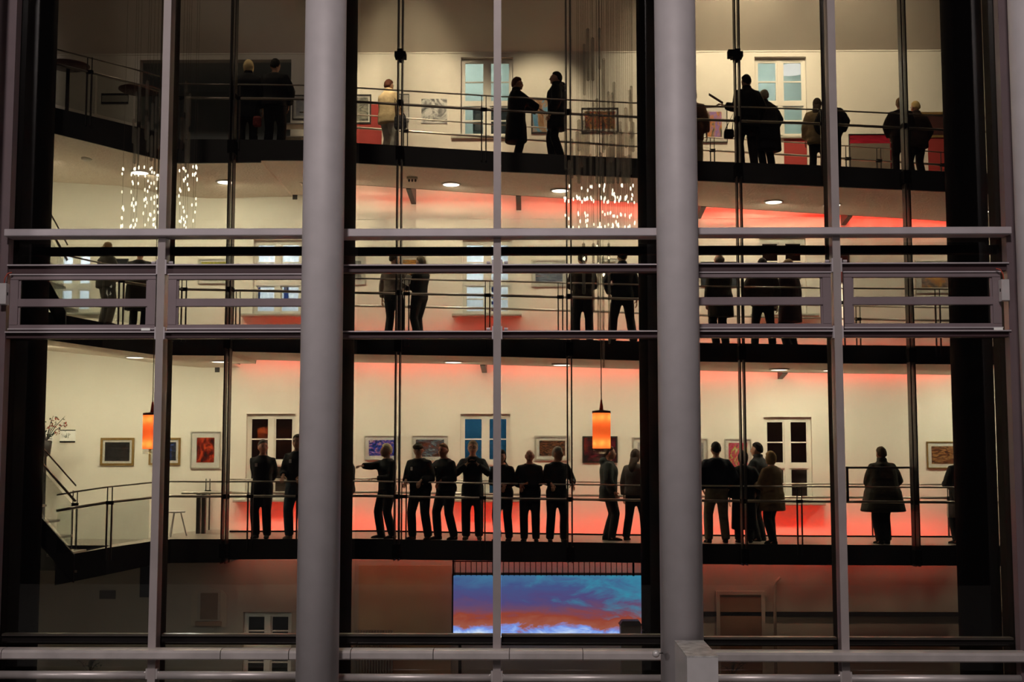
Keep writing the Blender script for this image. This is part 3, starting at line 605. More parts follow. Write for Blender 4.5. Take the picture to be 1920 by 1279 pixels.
# top gallery
picture(640, 177, 696, 232, M_FRAMEDARK, picmat('pic_greyscene', [(.04, .04, .03), (.25, .25, .22), (.5, .48, .4)], 2.2, seed=31, stretch=(1, 1, 2)), 'dark framed grey picture beside the left black column on the top gallery', .03, .03)
picture(735, 176, 767, 229, M_FRAMEDARK, picmat('pic_window', [(.2, .2, .2), (.65, .65, .62), (.8, .8, .78)], 2, seed=32), 'narrow white picture behind the cream jacket on the top gallery', .012, .1)
picture(790, 185, 838, 231, M_FRAMESILV, picmat('pic_bwrocks', [(.08, .08, .08), (.18, .18, .18), (.6, .6, .58), (.7, .7, .68)], 1.9, 2, seed=33), 'unframed black and white canvas on the top gallery', 0, 0)
picture(996, 184, 1046, 250, M_FRAMEDARK, picmat('pic_bluecity', [(.03, .10, .40), (.15, .42, .65), (.5, .3, .15), (.25, .12, .05)], 1.6, 2, seed=34, stretch=(1, 1, .7)), 'tall dark framed blue and brown picture between the two facing people', .03, 0)
picture(1090, 202, 1160, 248, M_FRAMEDARK, picmat('pic_confetti', [(.02, .015, .015), (.08, .03, .03), (.5, .30, .08), (.5, .04, .04), (.02, .02, .02)], 5, 2, seed=35), 'dark multicoloured picture behind the hanging glass on the top gallery', .025, .05)
picture(1315, 199, 1364, 267, M_FRAMEDARK, picmat('pic_firework', [(.03, .03, .03), (.3, .25, .2), (.75, .30, .06), (.30, .22, .65), (.7, .3, .3)], 2.0, 1.5, seed=36, stretch=(1.4, 1, .9)), 'white mounted orange and violet picture right of the right silver column', .016, .1)
picture(1592, 251, 1672, 316, M_FRAMEDARK, picmat('pic_redpanel', [(.45, .01, .03), (.6, .02, .05), (.2, .01, .02)], 1.4, seed=37, stretch=(1, 1, 3)), 'wide red picture low on the wall at the right of the top gallery', .015, 0)
picture(1716, 210, 1776, 258, M_FRAMEGOLD, picmat('pic_umber', [(.05, .015, .01), (.12, .03, .02)], 1.8, seed=38), 'dark brown framed picture at the right end of the top gallery', .05, 0)
picture(548, 178, 580, 224, M_FRAMEDARK, picmat('pic_bluegrey', [(.25, .28, .35), (.5, .5, .5)], 2, seed=39), 'small pale picture left of the left silver column on the top gallery', .02, .06)
redp = mat('dark_red_panel', (.34, .03, .025), .7, 0, .08, 2)
flatbox(640, 196, 716, 285, Y_WALL-.004, .012, 'wall_panel', redp, 'dark red painted panel behind the cream jacket', 'panel')
flatbox(1470, 258, 1513, 318, Y_WALL-.004, .012, 'wall_panel', redp, 'dark red painted panel below the upper right window', 'panel')
flatbox(1740, 258, 1800, 320, Y_WALL-.004, .012, 'wall_panel', redp, 'dark red painted panel at the right end of the top gallery', 'panel')
flatbox(1594, 270, 1668, 330, Y_WALL-.04, .05, 'display_board', mat('grey_brown_board', (.16, .13, .10), .8), 'grey brown display board in front of the wide red picture', 'board')
# notices by the stairs
def notice(x0, y0, x1, y1, label, dark=True, marks=0):
    A, B, C, D = rect(x0, y0, x1, y1, Y_WALL-.02); cx = (A+B)/2; w = (B-A)/2; h = D-C
    t = thing('wall_notice', label, 'notice', (cx, Y_WALL-.002, C)); MB().box((-w, -.012, 0), (w, 0, h)).build('sheet', M_PAPER, t)
    if dark: MB().box((-w, -.016, 0), (w, -.0125, h*.12)).box((-w, -.016, h*.93), (w, -.0125, h)).build('dark_border', M_BLACK, t)
    if marks == 1:
        MB().tube([(-.04,-.016,.10),(-.055,-.016,.13),(-.03,-.016,.15),(-.02,-.016,.11),(-.045,-.016,.10)], .004, 5).tube([(-.02,-.016,.10),(-.015,-.016,.19)], .004, 5).tube([(.01,-.016,.09),(.02,-.016,.19),(.06,-.016,.17),(.02,-.016,.15)], .004, 5).build('handwriting', M_BLACK, t)
    if marks == 2:
        for i in range(5): MB().box((-w*.1, -.016, h*(.2+.14*i)), (w*.8, -.0125, h*(.24+.14*i))).build('text_line', M_DARKSTEEL, t)
    return t
notice(112, 806, 141, 830, 'white notice with dark border and handwritten sign near the stairs', True, 1)
notice(82, 808, 99, 838, 'green and white leaflet sheet at the far left wall', False, 2)
flatbox(190, 175, 241, 195, Y_WALL-.005, .01, 'notice_strip', M_DARKSTEEL, 'striped dark information board left of the foyer recess', 'board')
A = P(191, 177, Y_WALL-.02); B_ = P(240, 193, Y_WALL-.02)
flatbox(191, 179, 240, 191, Y_WALL-.016, .004, 'info_sheet', mat('grey_sheet', (.4, .38, .33), .7, 0, .1), 'grey information sheet on the striped dark board', 'sheet')

# ------------------------------------------------------------------ ground floor furniture
def screenmat():
    m = bpy.data.materials.new('projected_cloud_sky'); m.use_nodes = True; nt = m.node_tree; n = nt.nodes; n.clear(); L = nt.links.new
    out = n.new('ShaderNodeOutputMaterial'); em = n.new('ShaderNodeEmission'); em.inputs[1].default_value = 1.0
    tc = n.new('ShaderNodeTexCoord'); sx = n.new('ShaderNodeSeparateXYZ'); L(tc.outputs['Generated'], sx.inputs[0])
    mp = n.new('ShaderNodeMapping'); mp.inputs['Scale'].default_value = (3.2, 1, 2.6); mp.inputs['Rotation'].default_value = (0, -.18, 0); L(tc.outputs['Generated'], mp.inputs[0])
    nz = n.new('ShaderNodeTexNoise'); nz.inputs['Scale'].default_value = 1.6; nz.inputs['Detail'].default_value = 7; nz.inputs['Roughness'].default_value = .62; nz.inputs['Distortion'].default_value = .5; L(mp.outputs[0], nz.inputs['Vector'])
    def math_(op, a, b):
        k = n.new('ShaderNodeMath'); k.operation = op
        for i, v in enumerate((a, b)):
            if isinstance(v, (int, float)): k.inputs[i].default_value = v
            else: L(v, k.inputs[i])
        return k.outputs[0]
    c = math_('SUBTRACT', nz.outputs['Fac'], .5)
    h = math_('ADD', sx.outputs['Z'], math_('MULTIPLY', c, .55))
    rp = n.new('ShaderNodeValToRGB'); e = rp.color_ramp.elements
    stops = [(0.0, (.75, .55, .30)), (.05, (.55, .72, 1.0)), (.13, (.16, .30, .85)), (.19, (.30, .09, .06)), (.32, (.26, .05, .03)), (.46, (.13, .06, .13)), (.62, (.07, .06, .20)), (.8, (.05, .08, .24)), (1.0, (.05, .16, .32))]
    while len(e) < len(stops): e.new(.5)
    for k, (p, cc) in enumerate(stops): e[k].position = p; e[k].color = (*cc, 1)
    L(h, rp.inputs[0])
    t = math_('ADD', math_('MULTIPLY', sx.outputs['X'], .75), math_('MULTIPLY', sx.outputs['Z'], .65)); t = math_('ADD', t, math_('MULTIPLY', c, 1.5))
    r2 = n.new('ShaderNodeMapRange'); r2.inputs['From Min'].default_value = .88; r2.inputs['From Max'].default_value = 1.35; L(t, r2.inputs[0])
    mx = n.new('ShaderNodeMix'); mx.data_type = 'RGBA'; L(r2.outputs[0], mx.inputs['Factor']); L(rp.outputs[0], mx.inputs['A']); mx.inputs['B'].default_value = (.03, .26, .40, 1)
    L(mx.outputs['Result'], em.inputs[0]); L(em.outputs[0], out.inputs[0])
    em.inputs[1].default_value = 3.6
    return m
A, B, C, D = rect(850, 1079, 1240, 1196, 25.6)
t = thing('projection_screen', 'large projection screen showing a blue and orange cloudy sky', 'screen', ((A+B)/2, 25.6, C))
w = (B-A)/2
MB().box((-w, 0, 0), (w, .03, D-C)).build('image', screenmat(), t)
MB().box((-w-.03, .005, -.02), (-w, .04, D-C+.02)).box((w, .005, -.02), (w+.03, .04, D-C+.02)).build('side_edge', M_BLACK, t)
MB().box((-w-.02, .01, D-C), (w+.02, .06, D-C+.05)).build('casing', M_DARKSTEEL, t)
MB().box((-w+.1, .032, -C), (-w+.16, .09, D-C)).box((w-.16, .032, -C), (w-.1, .09, D-C)).build('stand', M_BLACK, t)
# reflection of a railing above the screen, built as solid bars
bal = thing('reflected_bars', 'dim railing reflection built as thin vertical bars above the projection screen', 'balustrade', (0, 25.1, 0))
za, zb = P(1020, 1080, 25.1).z, P(1020, 1052, 25.1).z
MB().box((P(848, 1060, 25.1).x, -.02, zb-.02), (P(1190, 1060, 25.1).x, .02, zb)).build('top_bar', M_BLACK, bal)
for i in range(34):
    x = P(853+i*10.1, 1065, 25.1).x; MB().box((x-.007, -.008, za), (x+.007, .008, zb)).build('bar', M_BLACK, bal)
for px in (850, 1188): x = P(px, 1065, 25.1).x; MB().box((x-.015, -.015, za), (x+.015, .015, interp(1, x)[3]+.01)).build('hanger', M_BLACK, bal)
# radiator
A, B, C, D = rect(665, 1182, 740, 1279, 25.7)
rad = thing('radiator', 'pale column radiator below the gallery left of the screen', 'radiator', ((A+B)/2, 25.75, C-.1)); k = int((B-A)/.055)
for i in range(k): MB().box((-(B-A)/2+i*.055, -.04, .08), (-(B-A)/2+i*.055+.03, .04, D-C+.1)).build('fin', mat('grey_radiator', (.22, .19, .16), .5), rad)
MB().box((-(B-A)/2, -.03, .05), ((B-A)/2, .03, .1)).build('header', mat('grey_radiator', (.22, .19, .16), .5), rad)
# pale panel left of the screen
flatbox(672, 1060, 846, 1300, 25.98, .04, 'wall_panel', mat('ochre_panel', (.34, .24, .15), .8, 0, .08, 1.2), 'tall ochre wall panel left of the projection screen', 'panel')
# waste bin
q = P(1182, 1197, 25.2); t = thing('waste_bin', 'grey waste bin at the right edge of the projection screen', 'bin', (q.x, 25.2, 0)); zt = P(1182, 1163, 25.2).z
bm = mat('grey_bin', (.30, .30, .27), .5)
MB().loft([[(-.17, -.15, 0), (.17, -.15, 0), (.17, .15, 0), (-.17, .15, 0)], [(-.2, -.18, zt-.08), (.2, -.18, zt-.08), (.2, .18, zt-.08), (-.2, .18, zt-.08)]]).build('body', bm, t)
MB().loft([[(-.22, -.2, zt-.08), (.22, -.2, zt-.08), (.22, .2, zt-.08), (-.22, .2, zt-.08)], [(-.16, -.15, zt), (.16, -.15, zt), (.16, .15, zt), (-.16, .15, zt)]]).build('lid', mat('dark_lid', (.05, .05, .05), .5), t)
# door, pipe and dado at the right
A, B, C, D = rect(1350, 1115, 1428, 1300, Y_WALL)
d = struct(empty('door_1', ((A+B)/2, Y_WALL, 0)), 'brown door on the ground floor right of the column')
w = (B-A)/2
MB().box((-w, -.05, 0), (w, -.01, D)).build('leaf', mat('brown_door', (.16, .085, .05), .6, 0, .12, 3), d)
MB().box((-w-.07, -.07, 0), (-w, 0, D+.07)).box((w, -.07, 0), (w+.07, 0, D+.07)).box((-w, -.07, D), (w, 0, D+.07)).build('frame', M_GREYWALL, d)
MB().tube([(-w+.1, -.05, 1.05), (-w+.1, -.11, 1.05), (-w+.22, -.11, 1.05)], .011, 8).build('handle', M_STEEL, d)
z = P(1500, 1150, Y_WALL).z
struct(MB().box((P(1310, 1150, Y_WALL).x, Y_WALL-.05, z-.05), (XR, Y_WALL, z+.03)).build('trim_5', M_BLACK))
x = P(1452, 1150, Y_WALL).x; z2 = P(1452, 1082, Y_WALL).z
o = MB().tube([(0, 0, 0), (0, 0, z2-.25), (.02, 0, z2-.1), (.12, 0, z2)], .03, 10).build('wall_pipe', mat('painted_pipe', (.27, .22, .18), .6), None, True); o.location = (x, Y_WALL-.06, 0); tag(o, 'painted vertical pipe beside the ground floor door', 'pipe')
# reflection of an arched window opposite, built solid on the ground floor wall
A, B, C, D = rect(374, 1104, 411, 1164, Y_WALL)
nw = struct(empty('window_11', ((A+B)/2, Y_WALL, C)), 'reflection of a small arched window, built on the dim ground floor wall'); w = (B-A)/2; h = D-C
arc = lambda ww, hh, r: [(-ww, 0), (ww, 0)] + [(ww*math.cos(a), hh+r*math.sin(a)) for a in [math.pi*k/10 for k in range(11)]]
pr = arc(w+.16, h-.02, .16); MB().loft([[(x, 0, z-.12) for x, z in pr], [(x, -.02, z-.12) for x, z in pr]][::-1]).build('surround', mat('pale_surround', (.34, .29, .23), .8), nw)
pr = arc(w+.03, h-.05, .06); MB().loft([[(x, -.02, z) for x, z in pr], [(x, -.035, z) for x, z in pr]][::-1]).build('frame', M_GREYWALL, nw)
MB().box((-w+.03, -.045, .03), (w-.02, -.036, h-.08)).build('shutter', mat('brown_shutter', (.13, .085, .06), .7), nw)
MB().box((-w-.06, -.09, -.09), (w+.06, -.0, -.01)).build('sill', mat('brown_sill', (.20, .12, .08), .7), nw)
# little sign and dark board on the ground wall
flatbox(187, 1107, 217, 1123, Y_WALL-.004, .02, 'dark_plaque', M_DARKSTEEL, 'small dark plaque on the ground floor wall at left', 'plaque')
flatbox(263, 1062, 290, 1120, Y_WALL-.004, .03, 'dark_board', mat('dark_blue_board', (.015, .02, .035), .6), 'dark blue board behind the left facade mullion', 'board')
# shrubs behind the lowest panes
leafm = mat('dark_leaf', (.03, .045, .02), .7, 0, .3, 9)
def shrub(px, py, Y, s, label, seed, m=leafm, cat='shrub', name='shrub', n=90, flower=None):
    rnd = random.Random(seed); q = P(px, py, Y); t = thing(name, label, cat, q)
    st = MB(); lf = MB(); fl = MB()
    for i in range(9):
        a = rnd.uniform(0, 6.28); r = s*rnd.uniform(.3, 1); top = Vector((math.cos(a)*r, math.sin(a)*r*.5, s*rnd.uniform(.5, 1.1)))
        st.tube([(0, 0, 0), top*.5+Vector((0, 0, .1*s)), top], [.012*s+.004, .008*s+.003, .004], 5)
        for j in range(n//9):
            c = top*rnd.uniform(.45, 1.05)+Vector([rnd.gauss(0, .09*s) for _ in range(3)])
            d = Vector([rnd.gauss(0, 1) for _ in range(3)]).normalized(); u = d.orthogonal().normalized(); l = s*rnd.uniform(.09, .17)
            b = (fl if flower and rnd.random() < .5 else lf)
            b.add([c, c+d*l*.5+u*l*.25, c+d*l, c+d*l*.5-u*l*.25, c+d*l*.5+d.cross(u)*l*.06], [(0,1,4),(1,2,4),(2,3,4),(3,0,4)])
    st.build('stem', M_DARKSTEEL, t); o = lf.build('foliage', m, t); o['kind'] = 'stuff'
    if fl.v: o = fl.build('blossom', flower, t); o['kind'] = 'stuff'
    return t
shrub(168, 1262, 20.9, .32, 'low dark shrub behind the lowest left pane', 3)
shrub(1372, 1268, 20.9, .28, 'low dark shrub behind the lowest right pane', 4)
fl_ = shrub(86, 828, 25.3, .55, 'flower arrangement with dark red leaves at the top of the stairs', 5, flower=mat('rust_flower', (.30, .05, .03), .7, 0, .3, 8), name='flower_arrangement', cat='flowers')
zf = interp(1, fl_.location.x)[2]-fl_.location.z
MB().lathe((0,0,0), [(.16, zf), (.16, zf+.03), (.03, zf+.06), (.025, -.3), (.09, -.26), (.12, 0), (.10, .02)], 18).build('stand', M_DARKSTEEL, fl_, True)
# low table with stool end at the left of the lowest gallery
s = interp(1, P(365, 1000, 24.6).x)
t = thing('counter_desk', 'narrow counter with dark post end at the left of the lowest gallery', 'counter', (P(366, 990, 24.7).x, 24.7, s[2]))
MB().cbox((-.20, -.3, .76), (.62, .3, .80), .01).build('top', M_STEEL, t)
for dx in (.06, .16): MB().box((dx-.035, -.05, 0), (dx+.035, .05, .76)).build('leg', M_DARKSTEEL, t)
s = interp(1, P(333, 1000, 24.2).x)
t = thing('bar_stool', 'pale three-legged stool by the left facade mullion', 'stool', (P(330, 990, 24.0).x, 24.0, s[2]))
MB().lathe((0, 0, 0), [(.01, .44), (.16, .44), (.17, .46), (.16, .475), (.01, .48)], 20).build('seat', M_ALUBOX, t, True)
for a in (.3, 2.4, 4.5): MB().tube([(.08*math.cos(a), .08*math.sin(a), .44), (.2*math.cos(a), .2*math.sin(a), 0)], .014, 8).build('leg', M_ALUBOX, t)
# tables at the top gallery beside the left silver column
s = interp(3, P(560, 240, 24.4).x)
t = thing('display_shelf', 'pale two-tier display shelf behind the left silver column on the top gallery', 'shelf', (P(562, 250, 24.3).x, 24.3, s[2]))
MB().cbox((-.34, -.2, .62), (.3, .2, .65), .01).build('shelf_board', M_WHITE, t); MB().cbox((-.40, -.2, .36), (.3, .2, .39), .01).build('shelf_board', M_WHITE, t)
for k in (-.3, .26): MB().box((k-.015, -.1, 0), (k+.015, .1, .62)).build('upright', M_DARKSTEEL, t)
# round tables on the dark top left landing
for px, py, Yt, lb in ((262, 168, 24.5, 'round high table with scalloped top on the dim upper left landing'), (128, 122, 24.3, 'round high table half hidden by the far left black column')):
    q = P(px, py, Yt); zf = interp(3, q.x)[2]
    t = thing('round_table', lb, 'table', (q.x, Yt, zf)); hh = max(.7, q.z-zf)
    MB().lathe((0, 0, 0), [(.02, hh-.06), (.30, hh-.06), (.40, hh-.02), (.41, hh), (.02, hh+.005)], 28).build('top', mat('dark_red_table', (.10, .035, .03), .4), t, True)
    MB().lathe((0, 0, 0), [(.25, 0), (.25, .03), (.04, .06), (.035, hh-.06)], 20).build('pedestal', M_DARKSTEEL, t, True)

# ------------------------------------------------------------------ pendant lamps
def pendant(px, Y, y0, y1, ytop, label):
    q = P(px, y1, Y); h = P(px, y0, Y).z-q.z; r = .152; t = thing('pendant_lamp', label, 'lamp', q)
    m = _mc.get('red_shade')
    if not m:
        m = bpy.data.materials.new('red_shade'); m.use_nodes = True; nt = m.node_tree; n = nt.nodes; n.clear()
        out = n.new('ShaderNodeOutputMaterial'); mx = n.new('ShaderNodeMixShader'); mx.inputs[0].default_value = .12
        tr = n.new('ShaderNodeBsdfTranslucent'); tr.inputs[0].default_value = (.98, .20, .06, 1); df = n.new('ShaderNodeBsdfDiffuse'); df.inputs[0].default_value = (.7, .06, .03, 1)
        nt.links.new(tr.outputs[0], mx.inputs[1]); nt.links.new(df.outputs[0], mx.inputs[2]); nt.links.new(mx.outputs[0], out.inputs[0]); _mc['red_shade'] = m
    n = 32; ring = lambda rr, z: [(rr*math.cos(2*math.pi*k/n), rr*math.sin(2*math.pi*k/n), z) for k in range(n)]
    MB().loft([ring(r, .0), ring(r, h)], cap=False).build('shade', m, t, True)
    MB().lathe((0, 0, 0), [(r+.004, h-.005), (r+.004, h+.03), (.03, h+.045)], 28).build('cap', mat('dark_red_cap', (.12, .015, .012), .5), t, True)
    MB().lathe((0, 0, 0), [(.035, h+.045), (.03, h+.10), (.012, h+.22)], 14).build('neck', mat('red_neck', (.7, .06, .03), .4), t, True)
    MB().tube([(0, 0, h+.2), (0, 0, zceil(Y)-q.z)], .008, 6).build('cord', M_WIRE, t)
    MB().lathe((0, 0, 0), [(r-.01, -.085), (r-.008, -.0)], 28).build('lower_glass', M_RAILGLASS, t, True)
    for k in (.14, .86):
        for i in range(6): a = -1.57+i*math.pi/3; MB().ball((.10*math.cos(a), .10*math.sin(a), h*k), .03, nu=10, nv=6).build('bulb', emitmat('warm_bulb', (1, .85, .5), 34), t, True)
    return t
pendant(1128, 21.6, 774, 841, None, 'red glowing cylinder pendant lamp in the middle bay')
pendant(284, 21.6, 778, 842, None, 'red glowing cylinder pendant lamp half behind the left facade mullion')

# ------------------------------------------------------------------ hanging glass rods and crystals
def strand(px, Y, rods, crystals, label, group, ybot, rnd):
    zb = P(px, ybot, Y).z; x = P(px, 400, Y).x
    t = thing('glass_strand', label, 'glass strand', (x, Y, zb), 0, group)
    if rods or crystals: MB().tube([(0, 0, 0), (0, 0, zceil(Y)-zb)], .0024, 5).build('wire', M_WIRE, t)
    for y0, y1, dx in rods:
        za, zc = P(px, y1, Y).z-zb, P(px, y0, Y).z-zb; r = rnd.uniform(.020, .030)
        MB().lathe((dx, 0, 0), [(.006, za), (r, za+.02), (r, zc-.02), (.006, zc)], 12).build('glass_rod', M_ROD, t, True)
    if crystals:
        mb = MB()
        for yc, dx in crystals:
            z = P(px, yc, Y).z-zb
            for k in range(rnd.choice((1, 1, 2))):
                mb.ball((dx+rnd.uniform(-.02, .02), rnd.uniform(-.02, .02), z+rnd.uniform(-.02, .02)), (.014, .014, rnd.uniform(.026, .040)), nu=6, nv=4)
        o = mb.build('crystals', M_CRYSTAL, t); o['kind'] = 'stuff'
rs = random.Random(11)
LABR = 'thin hanging strand of glass rods and crystals in the cluster right of centre'; GR = 'hanging glass strands right of centre'
LABL = 'thin hanging strand of glass rods and crystals in the cluster at the left'; GL = 'hanging glass strands at the left'
right = [1060, 1068, 1073, 1083, 1086, 1091, 1097, 1100, 1104, 1109, 1113, 1120, 1126, 1131, 1134, 1139, 1143, 1147, 1150, 1153, 1158, 1161, 1164, 1168, 1171, 1175, 1179, 1183, 1186, 1188]
for i, px in enumerate(right):
    rods = []; y = rs.uniform(150, 300)
    if 1095 < px < 1140 and i % 2 == 0: y0 = rs.uniform(20, 120); rods.append((y0, y0+rs.uniform(70, 100), 0)); y = max(y, y0+120)
    for _ in range(rs.choice((1, 2, 2))):
        ln = rs.uniform(50, 110)
        if y+ln > 345: ln = max(25, 345-y)
        if y < 320: rods.append((y, y+ln, rs.uniform(-.01, .01)))
        y += ln+rs.uniform(8, 40)
    cr = [(yy+rs.uniform(-5, 5), 0) for yy in (352, 369, 376, 403, 419, 428) if rs.random() < .5]
    yb = rs.uniform(418, 436)
    strand(px, rs.uniform(21.2, 22.2) if px < 1165 else rs.uniform(22.5, 22.75), rods, cr, LABR, GR, yb, rs)
for px, rods in ((1094, [(455, 552, 0)]), (1112, [(455, 585, 0)]), (1121, [(450, 640, 0)]), (1130, [(470, 690, 0)]), (1141, [(455, 645, 0)])):
    strand(px, 21.5+rs.uniform(-.15, .15), rods, [(rods[0][0]+rs.uniform(5, 35), .0), (rods[0][0]+45, 0)], 'long hanging glass tube crossing the middle gallery right of centre', 'long glass tubes right of centre', rods[0][1], rs)
for i, px in enumerate((229, 246, 250, 256, 270, 274, 281, 288, 294, 337, 343, 347, 351, 362, 366)):
    rods = []; y = rs.uniform(130, 230)
    for _ in range(2):
        ln = rs.uniform(40, 80)
        if y+ln < 345: rods.append((y, y+ln, 0)); y += ln+10
    if px in (229, 362, 366): rods = []
    cr = [(yy+rs.uniform(-5, 5), 0) for yy in (318, 328, 340, 356, 372, 385, 397, 412, 424) if rs.random() < .55]
    strand(px, rs.uniform(21.0, 21.6), rods, cr, LABL, GL, rs.uniform(424, 440), rs)

# ================================================================== people
def cloth(c, puffy=False):
    n = 'cloth_%02d_%02d_%02d%s' % (c[0]*255, c[1]*255, c[2]*255, '_p' if puffy else '')
    return mat(n, c, .85, 0, .18, 14, .35, 30 if puffy else 90, .25)
SKIN = mat('skin', (.50, .27, .18), .55, 0, .06, 8); SKIN2 = mat('skin_ruddy', (.45, .18, .12), .55, 0, .06, 8)
EYEM = mat('eye_dark', (.02, .015, .012), .3, 0, 0); LIP = mat('lip', (.35, .10, .09), .5, 0, 0)
BLK = (.012, .012, .014); NAVY = (.014, .017, .028); DK = (.022, .020, .020); TR = (.012, .012, .015)
TODO = []
def ik(S, T, L1, L2, hint):
    d = T-S; L = min(d.length, (L1+L2)*.995); u = d.normalized(); T2 = S+u*L
    a = (L1*L1-L2*L2+L*L)/(2*L); h = math.sqrt(max(0, L1*L1-a*a)); hv = Vector(hint); hv = (hv-u*hv.dot(u))
    if hv.length < 1e-4: hv = u.orthogonal()
    return S+u*a+hv.normalized()*h, T2
ARM = {'down': ((.27, .04, .83), (1, -.8, 0)), 'rail': ((.15, .29, 1.07), (.45, -.5, -1)), 'railwide': ((.24, .28, 1.07), (.6, -.4, -1)),
       'back': ((.05, -.19, .93), (.8, -.8, .1)), 'phone': ((.10, .25, 1.33), (.8, .1, -1)), 'point': ((.05, .52, 1.33), (.5, 0, -1)),
       'fold': ((-.04, .30, 1.10), (.7, 0, -1)), 'pocket': ((.23, .10, .90), (1, -.8, 0)), 'hold': ((.10, .30, 1.10), (.5, -.3, -1)),
       'reach': ((.12, .50, 1.06), (.6, -.3, -1)), 'cross': ((-.10, .20, 1.16), (1, 0, -.5)), 'hip': ((.23, .06, .93), (.9, -.8, 0)), 'side': ((.42, .12, 1.02), (1, -.3, -.5))}
def person(px, Y, g, ytop, facing, label, jacket=BLK, trousers=TR, hair=(.03, .02, .015), style='short', arms=('down', 'down'), lean=0, nod=0, hyaw=0,
           hem=.84, flare=.0, bulk=0.0, puffy=False, stance=.11, stride=0.0, skin=SKIN, glasses=False, collar=0.0, shoes=(.012, .011, .011), hood=None, Hmin=1.52, Hmax=1.92, hat=None, belly=0.0, badge=False, ponytail=False):
    base = P(px, {1: 1010, 2: 640, 3: 290}[g], Y); zf = interp(g, base.x)[2]; zt = P(px, ytop, Y).z
    ht = .92 + .835*math.cos(R(lean)) - (.02 if nod > 15 else 0)
    s = max(Hmin, min(Hmax, (zt-zf)/ht*1.75))/1.75
    root = thing('person', label, 'person', (base.x, Y, zf), R(facing))
    cl, sl = math.cos(R(lean)), math.sin(R(lean))
    def T(p):
        p = Vector(p); 
        if p.z > .92: z = p.z-.92; y = p.y; p = Vector((p.x, y*cl+z*sl, .92+z*cl-y*sl))
        return p
    def ring(z, w, d, y=0, n=16, fl=0):
        return [T((w*math.copysign(abs(math.cos(a))**.8, math.cos(a)), y+d*math.copysign(abs(math.sin(a))**.8, math.sin(a)), z)) for a in [2*math.pi*k/n for k in range(n)]]
    torso = [(.80, .10, .08, 0), (.86, .165, .115, -.01), (.94, .172, .12, -.01), (1.03, .155, .11+belly, belly*.6), (1.13, .152, .11+belly*.8, belly*.5), (1.25, .172, .125, .005), (1.34, .180, .118, 0), (1.405, .15, .095, -.01), (1.455, .095, .075, -.01), (1.49, .06, .062, 0)]
    # limbs
    hands = []; armp = []
    for sd, key in ((-1, arms[0]), (1, arms[1])):
        tg, hint = ARM[key] if isinstance(key, str) else key
        S = T((sd*.180, -.005, 1.375)); tgt = Vector((sd*tg[0], tg[1], tg[2])) if isinstance(key, str) else Vector(tg)
        el, wr = ik(S, tgt, .285, .255, (sd*hint[0], hint[1], hint[2])); armp.append((S, el, wr, sd, key))
    legs = []
    for sd in (-1, 1):
        hp = Vector((sd*.09, 0, .90)); ft = Vector((sd*stance, sd*stride, .075)); kn, an = ik(hp, ft, .425, .425, (sd*.12, 1, 0)); legs.append((hp, kn, an, sd))
    hb = T((0, .005, 1.50)); HM = Euler((R(-nod), 0, R(hyaw))).to_matrix(); hl = Euler((R(-lean*.35), 0, 0)).to_matrix() @ HM
    hc = hb + hl @ Vector((0, .018, .112))
    # body
    b = MB(); b.loft([ring(*r) for r in torso])
    b.tube([T((0, -.01, 1.42)), hb, hc-hl @ Vector((0, .01, .03))], [.062, .055, .056], 10)
    def hfn(d):
        k = 1.0
        if d.z < -.2 and d.y > 0: k += .06*d.y
        if d.z < 0: k *= 1-.18*(-d.z)*(1 if d.y < .2 else .5)
        return k
    b.ball(hc, (.084, .106, .126), hl, 16, 12, 0, hfn)
    b.tube([hc+hl @ Vector((0, .098, .02)), hc+hl @ Vector((0, .128, -.022)), hc+hl @ Vector((0, .105, -.034))], [.010, .017, .013], 6)
    b.ball(hc+hl @ Vector((0, .078, -.088)), (.034, .026, .024), hl, 8, 6)
    for sd in (-1, 1): b.ball(hc+hl @ Vector((sd*.086, -.008, -.005)), (.012, .022, .034), hl, 8, 6)
    for S, el, wr, sd, key in armp:
        b.tube([S-Vector((sd*.05, 0, 0)), S, S.lerp(el, .5), el, el.lerp(wr, .4), wr], [.055, .056, .047, .038, .038, .027], 10)
    for hp, kn, an, sd in legs:
        b.tube([hp+Vector((0, 0, .05)), hp, hp.lerp(kn, .5), kn, kn.lerp(an, .35), an], [.085, .088, .072, .055, .054, .038], 10)
        b.tube([an+Vector((0, -.04, -.03)), an+Vector((sd*.015, .07, -.045)), an+Vector((sd*.02, .16, -.055))], [.035, .036, .026], 8)
    ex = MB()      # fingers, eyes, mouth: small pieces joined to the body after the remesh
    for S, el, wr, sd, key in armp:
        fd = (wr-el).normalized(); k = key if isinstance(key, str) else 'hold'
        if k in ('rail', 'railwide'): fd = (fd*.3+Vector((0, .55, -.7))).normalized()
        if k == 'phone': fd = (fd*.4+Vector((-sd*.5, .1, .6))).normalized()
        if k == 'cross' or k == 'fold': fd = Vector((-sd*.8, .25, -.35)).normalized()
        side = fd.cross(Vector((0, 0, 1)) if abs(fd.z) < .9 else Vector((0, 1, 0))).normalized(); nrm = side.cross(fd).normalized()
        if k in ('down', 'pocket', 'hip', 'side'): side, nrm = Vector((0, 1, 0)) - fd*fd.y, Vector((-sd, 0, 0)); side.normalize(); nrm = (nrm-fd*nrm.dot(fd)).normalized()
        pm = wr+fd*.05
        Mh = Matrix((side, fd, nrm)).transposed(); b.ball(pm, (.040, .052, .017), Mh, 10, 8)
        curl = .55 if k in ('rail', 'railwide', 'phone', 'hold', 'fold', 'cross', 'reach') else .25
        up = -nrm if nrm.z > 0 and k not in ('down', 'pocket', 'hip', 'side') else nrm
